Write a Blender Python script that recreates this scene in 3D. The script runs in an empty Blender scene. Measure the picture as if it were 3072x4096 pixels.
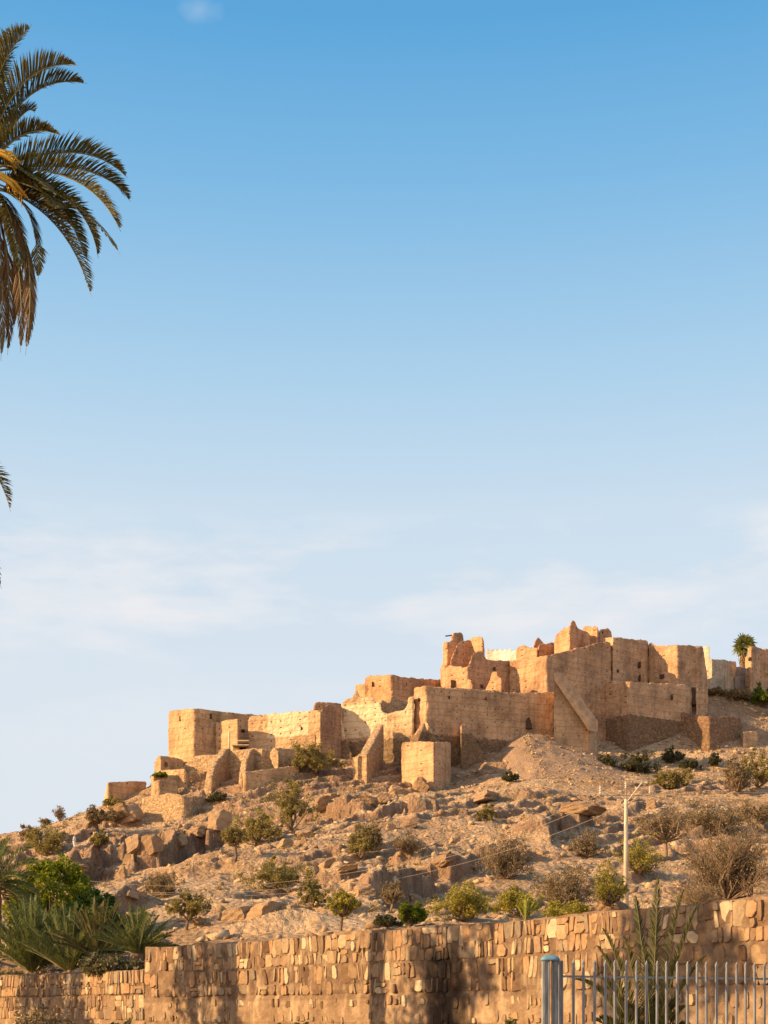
import bpy, math, random
import numpy as np
from mathutils import Vector
random.seed(7); rng = np.random.default_rng(7)
sc = bpy.context.scene
COL = sc.collection
R = math.radians

# ------------------------------------------------------------------ camera
F = 5688.0; CX = 1536.0; HY = 4059.0; CAMZ = 1.6        # photo pixels: focal length, centre column, horizon row
cam = bpy.data.cameras.new('camera'); camo = bpy.data.objects.new('camera', cam); COL.objects.link(camo)
camo.location = (0, 0, CAMZ); camo.rotation_euler = (R(90), 0, 0)
cam.sensor_fit = 'AUTO'; cam.sensor_width = 36; cam.lens = 36*F/4096; cam.shift_y = (HY-2048)/4096
cam.clip_start = 0.1; cam.clip_end = 6000
sc.camera = camo

# ------------------------------------------------------------------ sky and sun
SUN_AZ = R(168); SUN_EL = R(21)          # direction TO the sun
sd = Vector((-0.965*math.cos(SUN_EL), -0.262*math.cos(SUN_EL), math.sin(SUN_EL)))
SKY_ROT = math.atan2(sd.x, sd.y)
w = bpy.data.worlds.new('World'); sc.world = w; w.use_nodes = True
nt = w.node_tree; nt.nodes.clear()
def N(nt, t, **k):
    n = nt.nodes.new(t)
    for a, v in k.items():
        if a == 'inp':
            for i, x in v.items(): n.inputs[i].default_value = x
        else: setattr(n, a, v)
    return n
L = lambda nt, a, b: nt.links.new(a, b)
sky = N(nt, 'ShaderNodeTexSky', sky_type='NISHITA', sun_disc=False, sun_elevation=SUN_EL, sun_rotation=SKY_ROT,
        altitude=400, air_density=1.0, dust_density=1.4, ozone_density=2.2)
bg = N(nt, 'ShaderNodeBackground'); bg.inputs[1].default_value = 0.13
wo = N(nt, 'ShaderNodeOutputWorld')
tc = N(nt, 'ShaderNodeTexCoord')
sep = N(nt, 'ShaderNodeSeparateXYZ'); L(nt, tc.outputs['Generated'], sep.inputs[0])
# clear sky deepening from a milky horizon to saturated blue overhead, tinted over the physical sky
def lin(r, g_, b_): return tuple(((v/255+.055)/1.055)**2.4 if v > 10 else v/3000 for v in (r, g_, b_))
EXPO = 0.78; SKS = 0.13
rmp = N(nt, 'ShaderNodeValToRGB'); L(nt, sep.outputs[2], rmp.inputs[0])
stops = [(0.0, (224, 230, 236)), (.15, (225, 231, 238)), (.22, (222, 231, 239)), (.333, (207, 225, 239)), (.413, (174, 211, 237)), (.504, (129, 188, 230)), (.575, (93, 168, 221)), (.8, (50, 122, 190))]
e = rmp.color_ramp.elements
for i, (p, c) in enumerate(stops):
    q = e[i] if i < 2 else e.new(p); q.position = p; q.color = (*lin(*c), 1)
scl = N(nt, 'ShaderNodeVectorMath', operation='SCALE'); scl.inputs['Scale'].default_value = 1/(SKS*2**EXPO)
L(nt, rmp.outputs[0], scl.inputs[0])
mixh = N(nt, 'ShaderNodeMixRGB'); mixh.inputs[0].default_value = .93
L(nt, sky.outputs[0], mixh.inputs[1]); L(nt, scl.outputs[0], mixh.inputs[2])
# thin clouds low over the horizon and a wisp near the zenith
mp = N(nt, 'ShaderNodeMapping'); mp.inputs['Scale'].default_value = (4.2, 4.2, 15); mp.inputs['Location'].default_value = (1.3, 0.4, 0.0); L(nt, tc.outputs['Generated'], mp.inputs[0])
cn = N(nt, 'ShaderNodeTexNoise', inp={'Scale': 1.15, 'Detail': 7, 'Roughness': 0.56}); L(nt, mp.outputs[0], cn.inputs['Vector'])
cr = N(nt, 'ShaderNodeValToRGB'); L(nt, cn.outputs[0], cr.inputs[0])
cr.color_ramp.elements[0].position = 0.47; cr.color_ramp.elements[1].position = 0.64
band = N(nt, 'ShaderNodeValToRGB'); L(nt, sep.outputs[2], band.inputs[0])
b = band.color_ramp.elements
b[0].position = 0.21; b[0].color = (0.2, 0.2, 0.2, 1); b[1].position = 0.335; b[1].color = (0.0, 0.0, 0.0, 1)
x = b.new(0.283); x.color = (1, 1, 1, 1); x = b.new(0.312); x.color = (.9, .9, .9, 1)
mm = N(nt, 'ShaderNodeMath', operation='MULTIPLY'); L(nt, cr.outputs[0], mm.inputs[0]); L(nt, band.outputs[0], mm.inputs[1])
mm2 = N(nt, 'ShaderNodeMath', operation='MULTIPLY'); L(nt, mm.outputs[0], mm2.inputs[0]); mm2.inputs[1].default_value = 0.95
mixc = N(nt, 'ShaderNodeMixRGB'); mixc.inputs[2].default_value = (4.0, 3.9, 3.95, 1)
L(nt, mm2.outputs[0], mixc.inputs[0]); L(nt, mixh.outputs[0], mixc.inputs[1])
# one small wisp near the top of the view
wd = Vector(((800-CX), F, HY-38)).normalized()
vs = N(nt, 'ShaderNodeVectorMath', operation='SUBTRACT'); L(nt, tc.outputs['Generated'], vs.inputs[0]); vs.inputs[1].default_value = tuple(wd)
vm = N(nt, 'ShaderNodeVectorMath', operation='MULTIPLY'); L(nt, vs.outputs[0], vm.inputs[0]); vm.inputs[1].default_value = (58, 58, 120)
vl = N(nt, 'ShaderNodeVectorMath', operation='LENGTH'); L(nt, vm.outputs[0], vl.inputs[0])
wn_ = N(nt, 'ShaderNodeTexNoise', inp={'Scale': 55, 'Detail': 5, 'Roughness': .6}); L(nt, tc.outputs['Generated'], wn_.inputs['Vector'])
w1 = N(nt, 'ShaderNodeMath', operation='ADD'); L(nt, vl.outputs['Value'], w1.inputs[0]); L(nt, wn_.outputs[0], w1.inputs[1])
w2 = N(nt, 'ShaderNodeMapRange'); L(nt, w1.outputs[0], w2.inputs[0]); w2.inputs[1].default_value = 1.35; w2.inputs[2].default_value = .5; w2.inputs[3].default_value = 0; w2.inputs[4].default_value = .2
mixw = N(nt, 'ShaderNodeMixRGB'); mixw.inputs[2].default_value = (4.2, 4.2, 4.3, 1); L(nt, w2.outputs[0], mixw.inputs[0]); L(nt, mixc.outputs[0], mixw.inputs[1])
# warm fill added to the sky's sun side to brighten the shaded walls
dp = N(nt, 'ShaderNodeVectorMath', operation='DOT_PRODUCT'); L(nt, tc.outputs['Generated'], dp.inputs[0]); dp.inputs[1].default_value = tuple(Vector((sd.x*.75, sd.y-.55, .12)).normalized())
gp_ = N(nt, 'ShaderNodeMapRange'); L(nt, dp.outputs['Value'], gp_.inputs[0]); gp_.inputs[1].default_value = .12; gp_.inputs[2].default_value = 1.0; gp_.interpolation_type = 'SMOOTHSTEP'
gl = N(nt, 'ShaderNodeMixRGB', blend_type='ADD'); gl.inputs[0].default_value = 1
gs = N(nt, 'ShaderNodeVectorMath', operation='SCALE'); gs.inputs[0].default_value = (3.6, 2.2, 1.1); L(nt, gp_.outputs[0], gs.inputs['Scale'])
L(nt, mixw.outputs[0], gl.inputs[1]); L(nt, gs.outputs[0], gl.inputs[2])
L(nt, gl.outputs[0], bg.inputs[0]); L(nt, bg.outputs[0], wo.inputs[0])
sl = bpy.data.lights.new('sun', 'SUN'); sl.energy = 5.0; sl.angle = R(0.6); sl.color = (1.0, 0.665, 0.34)
so = bpy.data.objects.new('sun', sl); COL.objects.link(so); so.rotation_euler = sd.to_track_quat('Z', 'Y').to_euler(); so.location = (-60, -20, 60)
sc.view_settings.view_transform = 'Standard'; sc.view_settings.look = 'None'; sc.view_settings.exposure = EXPO; sc.view_settings.gamma = 1
sc.render.resolution_x = 768; sc.render.resolution_y = 1024
sc.cycles.max_bounces = 5; sc.cycles.diffuse_bounces = 3

# ------------------------------------------------------------------ helpers
ZV = {0: (0, 0, 1.8517), 1: (400, 2600, .60277), 2: (1200, 2550, .54249), 3: (1700, 2400, .48222), 4: (2200, 2400, .52562),
      5: (0, 3100, .60277), 6: (900, 3000, .66305), 7: (1900, 3000, .70645), 8: (0, 0, .67797), 9: (560, 3000, .36166),
      10: (0, 3250, .36166), 11: (1100, 3050, .48222), 12: (2130, 3780, .24111), 13: (2350, 3080, .24111), 14: (230, 3280, .10247),
      15: (2800, 2480, .17182), 16: (2560, 3200, .30862)}
def S(z, px, py):
    a, b, k = ZV[z]; return a+px*k, b+py*k
def W(z, px, py, d):
    X, Y = S(z, px, py)
    return Vector(((X-CX)/F*d, d, CAMZ+(HY-Y)/F*d))
def tag(o, label=None, cat=None, group=None, kind=None):
    if label: o['label'] = label
    if cat: o['category'] = cat
    if group: o['group'] = group
    if kind: o['kind'] = kind
    return o
def mesh(name, V, Fc, mats, parent=None, smooth=False, mi=None):
    me = bpy.data.meshes.new(name)
    me.from_pydata([tuple(v) for v in V], [], [tuple(f) for f in Fc])
    for m in (mats if isinstance(mats, (list, tuple)) else [mats]): me.materials.append(m)
    if mi is not None: me.polygons.foreach_set('material_index', list(mi))
    if smooth: me.polygons.foreach_set('use_smooth', [True]*len(me.polygons))
    me.update()
    o = bpy.data.objects.new(name, me); COL.objects.link(o)
    if parent: o.parent = parent; o.matrix_parent_inverse = parent.matrix_world.inverted()
    return o
def npmesh(name, V, Fq, mats, parent=None, smooth=False):
    """V (n,3) array, Fq (m,k) array with constant k"""
    me = bpy.data.meshes.new(name); m, k = Fq.shape
    me.vertices.add(len(V)); me.vertices.foreach_set('co', np.asarray(V, np.float32).ravel())
    me.loops.add(m*k); me.loops.foreach_set('vertex_index', np.asarray(Fq, np.int32).ravel())
    me.polygons.add(m); me.polygons.foreach_set('loop_start', np.arange(0, m*k, k, dtype=np.int32))
    me.polygons.foreach_set('loop_total', np.full(m, k, np.int32))
    if smooth: me.polygons.foreach_set('use_smooth', np.ones(m, bool))
    for mt in (mats if isinstance(mats, (list, tuple)) else [mats]): me.materials.append(mt)
    me.update(calc_edges=True); me.validate()
    o = bpy.data.objects.new(name, me); COL.objects.link(o)
    if parent: o.parent = parent; o.matrix_parent_inverse = parent.matrix_world.inverted()
    return o
def empty(name, loc):
    o = bpy.data.objects.new(name, None); o.location = loc; COL.objects.link(o); o.empty_display_size = .3
    bpy.context.view_layer.update(); return o
class MB:
    def __init__(s): s.V = []; s.F = []
    def add(s, V, Fc):
        n = len(s.V); s.V += [tuple(v) for v in V]; s.F += [tuple(i+n for i in f) for f in Fc]
    def box(s, c, sz, rz=0, taper=1):
        c = Vector(c); hx, hy, hz = sz[0]/2, sz[1]/2, sz[2]/2; ca, sa = math.cos(rz), math.sin(rz); V = []
        for z, t in ((-hz, 1), (hz, taper)):
            for x, y in ((-hx, -hy), (hx, -hy), (hx, hy), (-hx, hy)):
                x *= t; y *= t; V.append((c.x+x*ca-y*sa, c.y+x*sa+y*ca, c.z+z))
        s.add(V, [(0, 3, 2, 1), (4, 5, 6, 7), (0, 1, 5, 4), (1, 2, 6, 5), (2, 3, 7, 6), (3, 0, 4, 7)])
    def tube(s, pts, rad, n=6):
        pts = [Vector(p) for p in pts]; V = []; Fc = []
        for i, p in enumerate(pts):
            t = (pts[min(i+1, len(pts)-1)]-pts[max(i-1, 0)]).normalized()
            a = t.cross(Vector((0.13, 0.9, 0.31))).normalized(); b2 = t.cross(a)
            r = rad[i] if isinstance(rad, (list, tuple)) else rad
            for k in range(n):
                th = 2*math.pi*k/n; V.append(p+(a*math.cos(th)+b2*math.sin(th))*r)
        for i in range(len(pts)-1):
            for k in range(n):
                Fc.append((i*n+k, i*n+(k+1) % n, (i+1)*n+(k+1) % n, (i+1)*n+k))
        Fc.append(tuple(range(n))[::-1]); Fc.append(tuple((len(pts)-1)*n+k for k in range(n)))
        s.add(V, Fc)
    def build(s, name, mat, parent=None, smooth=False): return mesh(name, s.V, s.F, mat, parent, smooth)

# value noise in numpy
_perm = rng.random((256, 256))
def vnoise(x, y, seed=0):
    x = np.asarray(x)+seed*17.3; y = np.asarray(y)+seed*9.7
    xi = np.floor(x).astype(int); yi = np.floor(y).astype(int); fx = x-xi; fy = y-yi
    fx = fx*fx*(3-2*fx); fy = fy*fy*(3-2*fy)
    g = lambda a, b2: _perm[a & 255, b2 & 255]
    return (g(xi, yi)*(1-fx)*(1-fy)+g(xi+1, yi)*fx*(1-fy)+g(xi, yi+1)*(1-fx)*fy+g(xi+1, yi+1)*fx*fy)*2-1
def fbm(x, y, o=4, seed=0, gain=.5):
    v = 0; a = 1; t = 0
    for i in range(o): v = v+a*vnoise(x*2**i, y*2**i, seed+i); t += a; a *= gain
    return v/t
def sstep(a, b, x): t = np.clip((x-a)/(b-a), 0, 1); return t*t*(3-2*t)

# ------------------------------------------------------------------ materials
def mat_new(name, rough=.95):
    m = bpy.data.materials.new(name); m.use_nodes = True; nt = m.node_tree
    bs = nt.nodes['Principled BSDF']; bs.inputs['Roughness'].default_value = rough
    bs.inputs['Specular IOR Level'].default_value = 0.15
    return m, nt, bs
def ramp(nt, fac, stops):
    r = N(nt, 'ShaderNodeValToRGB'); el = r.color_ramp.elements
    el[0].position, el[0].color = stops[0][0], (*stops[0][1], 1); el[1].position, el[1].color = stops[-1][0], (*stops[-1][1], 1)
    for p, c in stops[1:-1]: q = el.new(p); q.color = (*c, 1)
    L(nt, fac, r.inputs[0]); return r.outputs[0]
def noise(nt, vec, scale, det=4, rough=.55):
    n = N(nt, 'ShaderNodeTexNoise', inp={'Scale': scale, 'Detail': det, 'Roughness': rough}); L(nt, vec, n.inputs['Vector']); return n.outputs[0]
def math_(nt, op, a, b2=None, c=None, clamp=False):
    n = N(nt, 'ShaderNodeMath', operation=op, use_clamp=clamp)
    for i, v in enumerate((a, b2, c)):
        if v is None: continue
        if isinstance(v, (int, float)): n.inputs[i].default_value = v
        else: L(nt, v, n.inputs[i])
    return n.outputs[0]
def mix(nt, f, a, b2, bt='MIX'):
    n = N(nt, 'ShaderNodeMixRGB', blend_type=bt)
    for i, v in enumerate((f, a, b2)):
        if isinstance(v, (int, float)): n.inputs[i].default_value = v
        elif isinstance(v, tuple): n.inputs[i].default_value = (*v, 1)
        else: L(nt, v, n.inputs[i])
    return n.outputs[0]
def bump(nt, bs, h, st, dist, prev=None):
    b2 = N(nt, 'ShaderNodeBump', inp={'Strength': st, 'Distance': dist}); L(nt, h, b2.inputs['Height'])
    if prev: L(nt, prev, b2.inputs['Normal'])
    L(nt, b2.outputs[0], bs.inputs['Normal']); return b2.outputs[0]

def mud(name, base=(.50, .325, .17), stone_z=-99, plaster=None, allstone=False, pale=0.0):
    """rammed earth with lift lines and putlog holes; rubble stonework below stone_z; plaster = (x0,x1,z0,z1)"""
    m, nt, bs = mat_new(name)
    g = N(nt, 'ShaderNodeNewGeometry'); P = g.outputs['Position']
    sp = N(nt, 'ShaderNodeSeparateXYZ'); L(nt, P, sp.inputs[0]); X, Y, Z = sp.outputs
    n1 = noise(nt, P, .35, 5); n2 = noise(nt, P, 1.9, 6, .65); n3 = noise(nt, P, 7, 4, .7)
    dk = tuple(c*.62 for c in base); lt = tuple(min(1, c*1.28+pale) for c in base)
    col = ramp(nt, n1, [(.3, dk), (.5, base), (.72, lt)])
    col = mix(nt, .45, col, ramp(nt, n2, [(.3, (.38, .36, .34)), (.5, (1, 1, 1)), (.75, (1.25, 1.2, 1.1))]), 'MULTIPLY')
    mpr = N(nt, 'ShaderNodeMapping'); mpr.inputs['Scale'].default_value = (1, 1, .13); L(nt, P, mpr.inputs[0])
    col = mix(nt, .55, col, ramp(nt, noise(nt, mpr.outputs[0], 1.5, 5, .65), [(.33, (.55, .52, .5)), (.5, (1, 1, 1)), (.7, (1.18, 1.15, 1.1))]), 'MULTIPLY')
    # lift lines
    zz = math_(nt, 'ADD', Z, math_(nt, 'MULTIPLY', n1, .5))
    fr = math_(nt, 'FRACT', math_(nt, 'DIVIDE', zz, .86))
    ln = math_(nt, 'MULTIPLY', math_(nt, 'LESS_THAN', fr, .09), math_(nt, 'GREATER_THAN', n2, .47))
    # putlog holes, their inner shade painted as dark dots
    u = math_(nt, 'DIVIDE', math_(nt, 'ADD', X, math_(nt, 'MULTIPLY', Y, .3)), 1.15)
    fu = math_(nt, 'FRACT', u)
    cell = N(nt, 'ShaderNodeCombineXYZ'); L(nt, math_(nt, 'FLOOR', u), cell.inputs[0]); L(nt, math_(nt, 'FLOOR', math_(nt, 'DIVIDE', Z, .86)), cell.inputs[2])
    wn = N(nt, 'ShaderNodeTexWhiteNoise'); L(nt, cell.outputs[0], wn.inputs['Vector'])
    fz = math_(nt, 'FRACT', math_(nt, 'DIVIDE', Z, .86))
    hole = math_(nt, 'MULTIPLY', math_(nt, 'LESS_THAN', math_(nt, 'ABSOLUTE', math_(nt, 'SUBTRACT', fu, .5)), .085),
                 math_(nt, 'LESS_THAN', math_(nt, 'ABSOLUTE', math_(nt, 'SUBTRACT', fz, .4)), .10))
    hole = math_(nt, 'MULTIPLY', hole, math_(nt, 'GREATER_THAN', wn.outputs[0], .66))
    # stonework
    vo = N(nt, 'ShaderNodeTexVoronoi', feature='F1', inp={'Scale': 3.8}); 
    mpv = N(nt, 'ShaderNodeMapping'); mpv.inputs['Scale'].default_value = (1, 1, 1.5); L(nt, P, mpv.inputs[0]); L(nt, mpv.outputs[0], vo.inputs['Vector'])
    vd = N(nt, 'ShaderNodeTexVoronoi', feature='DISTANCE_TO_EDGE', inp={'Scale': 3.8}); L(nt, mpv.outputs[0], vd.inputs['Vector'])
    sv = N(nt, 'ShaderNodeSeparateColor'); L(nt, vo.outputs['Color'], sv.inputs[0])
    sb = tuple(c*(.85 if allstone else .56) for c in base)
    scol = ramp(nt, sv.outputs[0], [(0, tuple(c*.68 for c in sb)), (.45, tuple(c*.92 for c in sb)), (.8, tuple(c*1.12 for c in sb)), (1, tuple(min(.8, c*1.35) for c in sb))])
    joint = math_(nt, 'LESS_THAN', vd.outputs[0], .055)
    scol = mix(nt, math_(nt, 'MULTIPLY', joint, .3), scol, tuple(c*.5 for c in base))
    scol = mix(nt, .5, scol, ramp(nt, n2, [(.3, (.55, .52, .5)), (.5, (1, 1, 1)), (.75, (1.25, 1.2, 1.1))]), 'MULTIPLY')
    if allstone: smask = math_(nt, 'GREATER_THAN', Z, -500)
    else: smask = math_(nt, 'LESS_THAN', math_(nt, 'ADD', Z, math_(nt, 'MULTIPLY', n2, .9)), stone_z+.45)
    mudmask = math_(nt, 'SUBTRACT', 1, smask)
    if plaster:
        x0, x1, z0, z1 = plaster
        f = math_(nt, 'MULTIPLY', math_(nt, 'GREATER_THAN', math_(nt, 'ADD', X, n2), x0+.5), math_(nt, 'LESS_THAN', math_(nt, 'ADD', X, n1), x1+.5))
        zn = math_(nt, 'ADD', Z, math_(nt, 'MULTIPLY', n2, .8))
        f = math_(nt, 'MULTIPLY', f, math_(nt, 'MULTIPLY', math_(nt, 'GREATER_THAN', zn, z0+.4), math_(nt, 'LESS_THAN', zn, z1+.4)))
        f = math_(nt, 'MULTIPLY', f, math_(nt, 'GREATER_THAN', noise(nt, P, .9, 6, .6), .40))
        pc = mix(nt, n2, (.62, .45, .26), (.86, .68, .42))
        col = mix(nt, math_(nt, 'MULTIPLY', f, .85), col, pc)
    col = mix(nt, math_(nt, 'MULTIPLY', ln, .38), col, tuple(c*.45 for c in base))
    col = mix(nt, math_(nt, 'MULTIPLY', hole, .85), col, tuple(c*.22 for c in base))
    col = mix(nt, smask, col, scol)
    L(nt, col, bs.inputs['Base Color'])
    h = math_(nt, 'ADD', math_(nt, 'MULTIPLY', n2, .8), math_(nt, 'MULTIPLY', n3, .35))
    h = math_(nt, 'SUBTRACT', h, math_(nt, 'MULTIPLY', math_(nt, 'ADD', ln, hole), .2))
    h = math_(nt, 'ADD', h, math_(nt, 'MULTIPLY', smask, math_(nt, 'MINIMUM', math_(nt, 'MULTIPLY', vd.outputs[0], 3), .4)))
    bump(nt, bs, h, 1.0, .15)
    return m

def leaf_mat(name, c1, c2, trans=.35, dry=None):
    m, nt, bs = mat_new(name, .6)
    g = N(nt, 'ShaderNodeNewGeometry'); r = g.outputs['Random Per Island']
    n1 = noise(nt, g.outputs['Position'], .8, 3)
    f = math_(nt, 'ADD', math_(nt, 'MULTIPLY', r, .6), math_(nt, 'MULTIPLY', n1, .5))
    st = [(.2, c1), (.75, c2)]
    if dry: st.append((.93, dry))
    col = ramp(nt, f, st)
    L(nt, col, bs.inputs['Base Color'])
    if trans > 0:
        tr = N(nt, 'ShaderNodeBsdfTranslucent'); L(nt, mix(nt, 1.0, col, (1.15, 1.2, .7), 'MULTIPLY'), tr.inputs[0])
        ms = N(nt, 'ShaderNodeMixShader'); ms.inputs[0].default_value = trans
        L(nt, bs.outputs[0], ms.inputs[1]); L(nt, tr.outputs[0], ms.inputs[2])
        L(nt, ms.outputs[0], nt.nodes['Material Output'].inputs[0])
    return m
def plain(name, c, rough=.7, var=.25, sc_=6, metal=0):
    m, nt, bs = mat_new(name, rough); bs.inputs['Metallic'].default_value = metal
    g = N(nt, 'ShaderNodeNewGeometry'); n1 = noise(nt, g.outputs['Position'], sc_, 5, .6)
    L(nt, ramp(nt, n1, [(.3, tuple(v*(1-var) for v in c)), (.7, tuple(min(1, v*(1+var)) for v in c))]), bs.inputs['Base Color'])
    bump(nt, bs, n1, .4, .02)
    return m

# ------------------------------------------------------------------ terrain
def cp(X, Y=None, d=100, z=None):
    """control point: column X and row Y in overview pixels (1659 wide) or a height z"""
    x = (X*1.8517-CX)/F*d
    if z is None: z = CAMZ+(HY-Y*1.8517)/F*d
    return (x, d, z)
CPS = []
for X, l in {
    -420: [(56, 2.6), (75, 5.5), (110, 9.5), (150, 15), (175, 19), (230, 16)],
    -200: [(54, 2.7), (75, 6), (110, 10), (150, 16.5), (175, 21), (230, 18)],
    0: [(53, 2.8), (75, 6.6), (110, 10.8), (150, 17.6), (175, 23.6), (200, 23.5), (240, 20)],
    110: [(165, 22.9), (183, 26.0), (215, 25)],
    200: [(48, 3), (75, 7.2), (110, 11.5), (150, 18.6), (175, 25.3), (187, 28.4), (215, 28.5), (250, 26)],
    300: [(176, 26.6), (188, 30.6), (215, 31)],
    400: [(42.5, 3.5), (55, 4.9), (75, 7.7), (110, 13), (150, 20.2), (170, 24.6), (179, 29.0), (188, 34.6), (215, 36), (260, 33)],
    500: [(172, 26.6), (178, 29.6), (183, 32.0), (190, 36)],
    600: [(40, 3.4), (52, 4.6), (62, 5.9), (75, 7.7), (110, 14.3), (150, 22), (172, 28), (184, 33.5), (200, 38), (260, 38)],
    720: [(180, 31.8), (186, 34.5)],
    830: [(36.5, 3.4), (48, 4.4), (60, 5.8), (75, 7.8), (110, 15), (150, 24.2), (176, 30.3), (184, 33.2), (200, 40), (260, 42)],
    950: [(172, 28.6), (178, 30.1), (184, 32)],
    1000: [(34, 3.4), (46, 4.3), (60, 5.8), (75, 7.7), (110, 15.4), (150, 24.2), (183, 31.8), (189, 35), (205, 42), (260, 44)],
    1080: [(180, 31.8), (188, 35.5)],
    1200: [(31, 3.4), (44, 4.2), (60, 5.7), (75, 7.7), (110, 16), (150, 25), (170, 29), (188, 35.2), (200, 41), (230, 46)],
    1355: [(29, 3.4), (42, 4.1), (60, 5.2), (80, 7.2), (110, 14.2), (150, 24), (175, 30.2), (190, 34.5), (260, 48)],
    1500: [(28, 3.4), (40, 4.0), (58, 5.2), (75, 7.0), (110, 14.4), (150, 24), (180, 31), (230, 49)],
    1659: [(27, 3.5), (40, 4.6), (75, 7.4), (110, 14.2), (150, 24), (185, 32), (240, 50), (280, 52)],
    1900: [(26, 3.4), (40, 4.4), (75, 7.2), (110, 14), (150, 23.5), (185, 32), (205, 40), (240, 50), (280, 52)],
    2200: [(40, 4.2), (75, 7), (110, 13.5), (150, 23), (200, 36), (280, 50)],
}.items():
    for d, z in l: CPS.append(cp(X, d=d, z=z))
# rubble mound on the right, plateau behind it
for px, py, d in [(1150, 830, 209.5), (1240, 800, 211), (1330, 890, 209), (1300, 715, 214), (1380, 712, 216), (1480, 770, 214.5), (1580, 860, 212), (1655, 950, 210),
                  (1213, 1195, 201), (1100, 1175, 204), (1330, 1160, 203), (1450, 1120, 204.5), (1600, 1115, 205), (600, 1185, 200.5), (800, 1135, 203), (960, 1090, 204.8),
                  (1280, 680, 222), (1400, 690, 224), (1560, 705, 225), (1700, 720, 226)]:
    v = W(4, px, py, d); CPS.append(tuple(v))
CPS = np.array(CPS)
def tps_fit(P, lam=.3):
    c = P[:, :2]/50.; r = np.linalg.norm(c[:, None]-c[None], axis=2)
    K = np.where(r > 0, r*r*np.log(r+1e-12), 0)+lam*1e-2*np.eye(len(c))
    A = np.hstack([np.ones((len(c), 1)), c]); M = np.block([[K, A], [A.T, np.zeros((3, 3))]])
    return c, np.linalg.solve(M, np.concatenate([P[:, 2], np.zeros(3)]))
_c, _w = tps_fit(CPS)
def base_z(x, y):
    x = np.atleast_1d(x).astype(float)/50; y = np.atleast_1d(y).astype(float)/50
    sh = x.shape; x = x.ravel(); y = y.ravel(); out = _w[-3]+_w[-2]*x+_w[-1]*y
    for i in range(len(_c)):
        r2 = (x-_c[i, 0])**2+(y-_c[i, 1])**2
        out = out+_w[i]*.5*r2*np.log(r2+1e-12)
    return out.reshape(sh)
# (zoom,x,y,depth) polylines of rock ledges; height, back-slope length
LEDGES = [([(10, 640, 560), (10, 900, 420), (10, 1180, 380), (10, 1400, 330), (10, 1560, 280)], 150, 2.6, 9),
          ([(9, 20, 1050), (9, 160, 930), (9, 380, 870), (9, 700, 800), (9, 940, 760)], 158, 2.6, 8),
          ([(11, 330, 300), (11, 520, 280), (11, 700, 330)], 163, 1.6, 6),
          ([(11, 700, 370), (11, 900, 300), (11, 1060, 250), (11, 1280, 300)], 168, 1.5, 5),
          ([(11, 880, 960), (11, 1090, 870), (11, 1180, 900)], 118, 1.5, 6),
          ([(11, 1380, 850), (11, 1650, 760), (7, 250, 480)], 118, 1.2, 6),
          ([(7, 430, 370), (7, 700, 320)], 138, 1.6, 5),
          ([(11, 330, 830), (11, 500, 900), (11, 700, 850)], 112, 1.1, 5),
          ([(5, 500, 380), (5, 560, 350), (5, 640, 330)], 172, 1.4, 5),
          ([(5, 700, 260), (5, 900, 250)], 172, 1.6, 5),
          ([(6, 40, 1000), (6, 200, 920), (6, 480, 960)], 84, .9, 5),
          ([(5, 780, 780), (5, 960, 740)], 105, 1.2, 4)]
_led = []
def _hit(z_, px, py, h, d):
    X, Y = S(z_, px, py); ds = np.linspace(46, 200, 600)
    gz_ = base_z((X-CX)/F*ds, ds); ray = CAMZ+(HY-Y)/F*ds
    k = np.where(gz_+h*.8 > ray)[0]; dd = ds[k[0]] if len(k) else d
    return np.array([(X-CX)/F*dd, dd])
for pts, d, h, bl in LEDGES:
    A = _hit(*pts[0], h, d); B = _hit(*pts[-1], h, d)
    if B[0]-A[0] < 1: B[0] = A[0]+1
    _led.append((A, B, h, bl))
def terrain_z(x, y):
    x = np.atleast_1d(np.asarray(x, float)); y = np.atleast_1d(np.asarray(y, float))
    z = base_z(x, y)
    k = .55*sstep(30, 38, y)+.45*sstep(40, 70, y)
    k2 = k*(1-sstep(200, 235, y)*.7)
    wv = vnoise(x*.3, y*.3, 5)*1.5+vnoise(x*.8, y*.8, 15)*.8+vnoise(x*2.1, y*2.1, 6)*.3
    for A, B, h, bl in _led:
        D_ = B-A; ln_ = math.hypot(*D_); ux, uy = D_/ln_
        t = (x-A[0])*ux+(y-A[1])*uy; sd_ = -(x-A[0])*uy+(y-A[1])*ux+wv
        edge = sstep(-2.5, 1.5, t)*(1-sstep(ln_-1.5, ln_+2.5, t))
        prof = sstep(0, .6, sd_)*(1-sstep(.6, bl, sd_))-.3*sstep(-3.5, 0, sd_)*(1-sstep(0, .6, sd_))
        z = z+h*prof*edge*(.8+.35*vnoise(x*.8, y*.5, 8))
    z = z+k2*sstep(60, 100, y)*(fbm(x*.06, y*.06, 3, 1)*1.0)
    rocky = sstep(-.15, .35, fbm(x*.045, y*.06, 3, 40)+.12)
    # dipping strata, rising to the right
    T = 1.5
    q = (z*1.0-.24*x+fbm(x*.12, y*.12, 3, 20)*1.6+fbm(x*.7, y*.7, 2, 27)*.35)/T
    f = q-np.floor(q)
    z = z+k2*rocky*.72*T*(sstep(.66, .9, f)-f)
    z = z+k2*(fbm(x*.35, y*.35, 4, 3, .55)*.42+np.abs(fbm(x*.9, y*.9, 3, 9, .6))*.42*rocky)
    z = z+k2*fbm(x*2.1, y*2.1, 2, 12)*.09
    return z
gcol = np.concatenate([np.linspace(-2600, -250, 60)[:-1], np.linspace(-250, 3330, 640), np.linspace(3330, 5600, 60)[1:]])
grow = np.concatenate([np.linspace(24, 60, 50)[:-1], np.linspace(60, 215, 560), np.linspace(215, 420, 60)[1:]])
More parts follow.
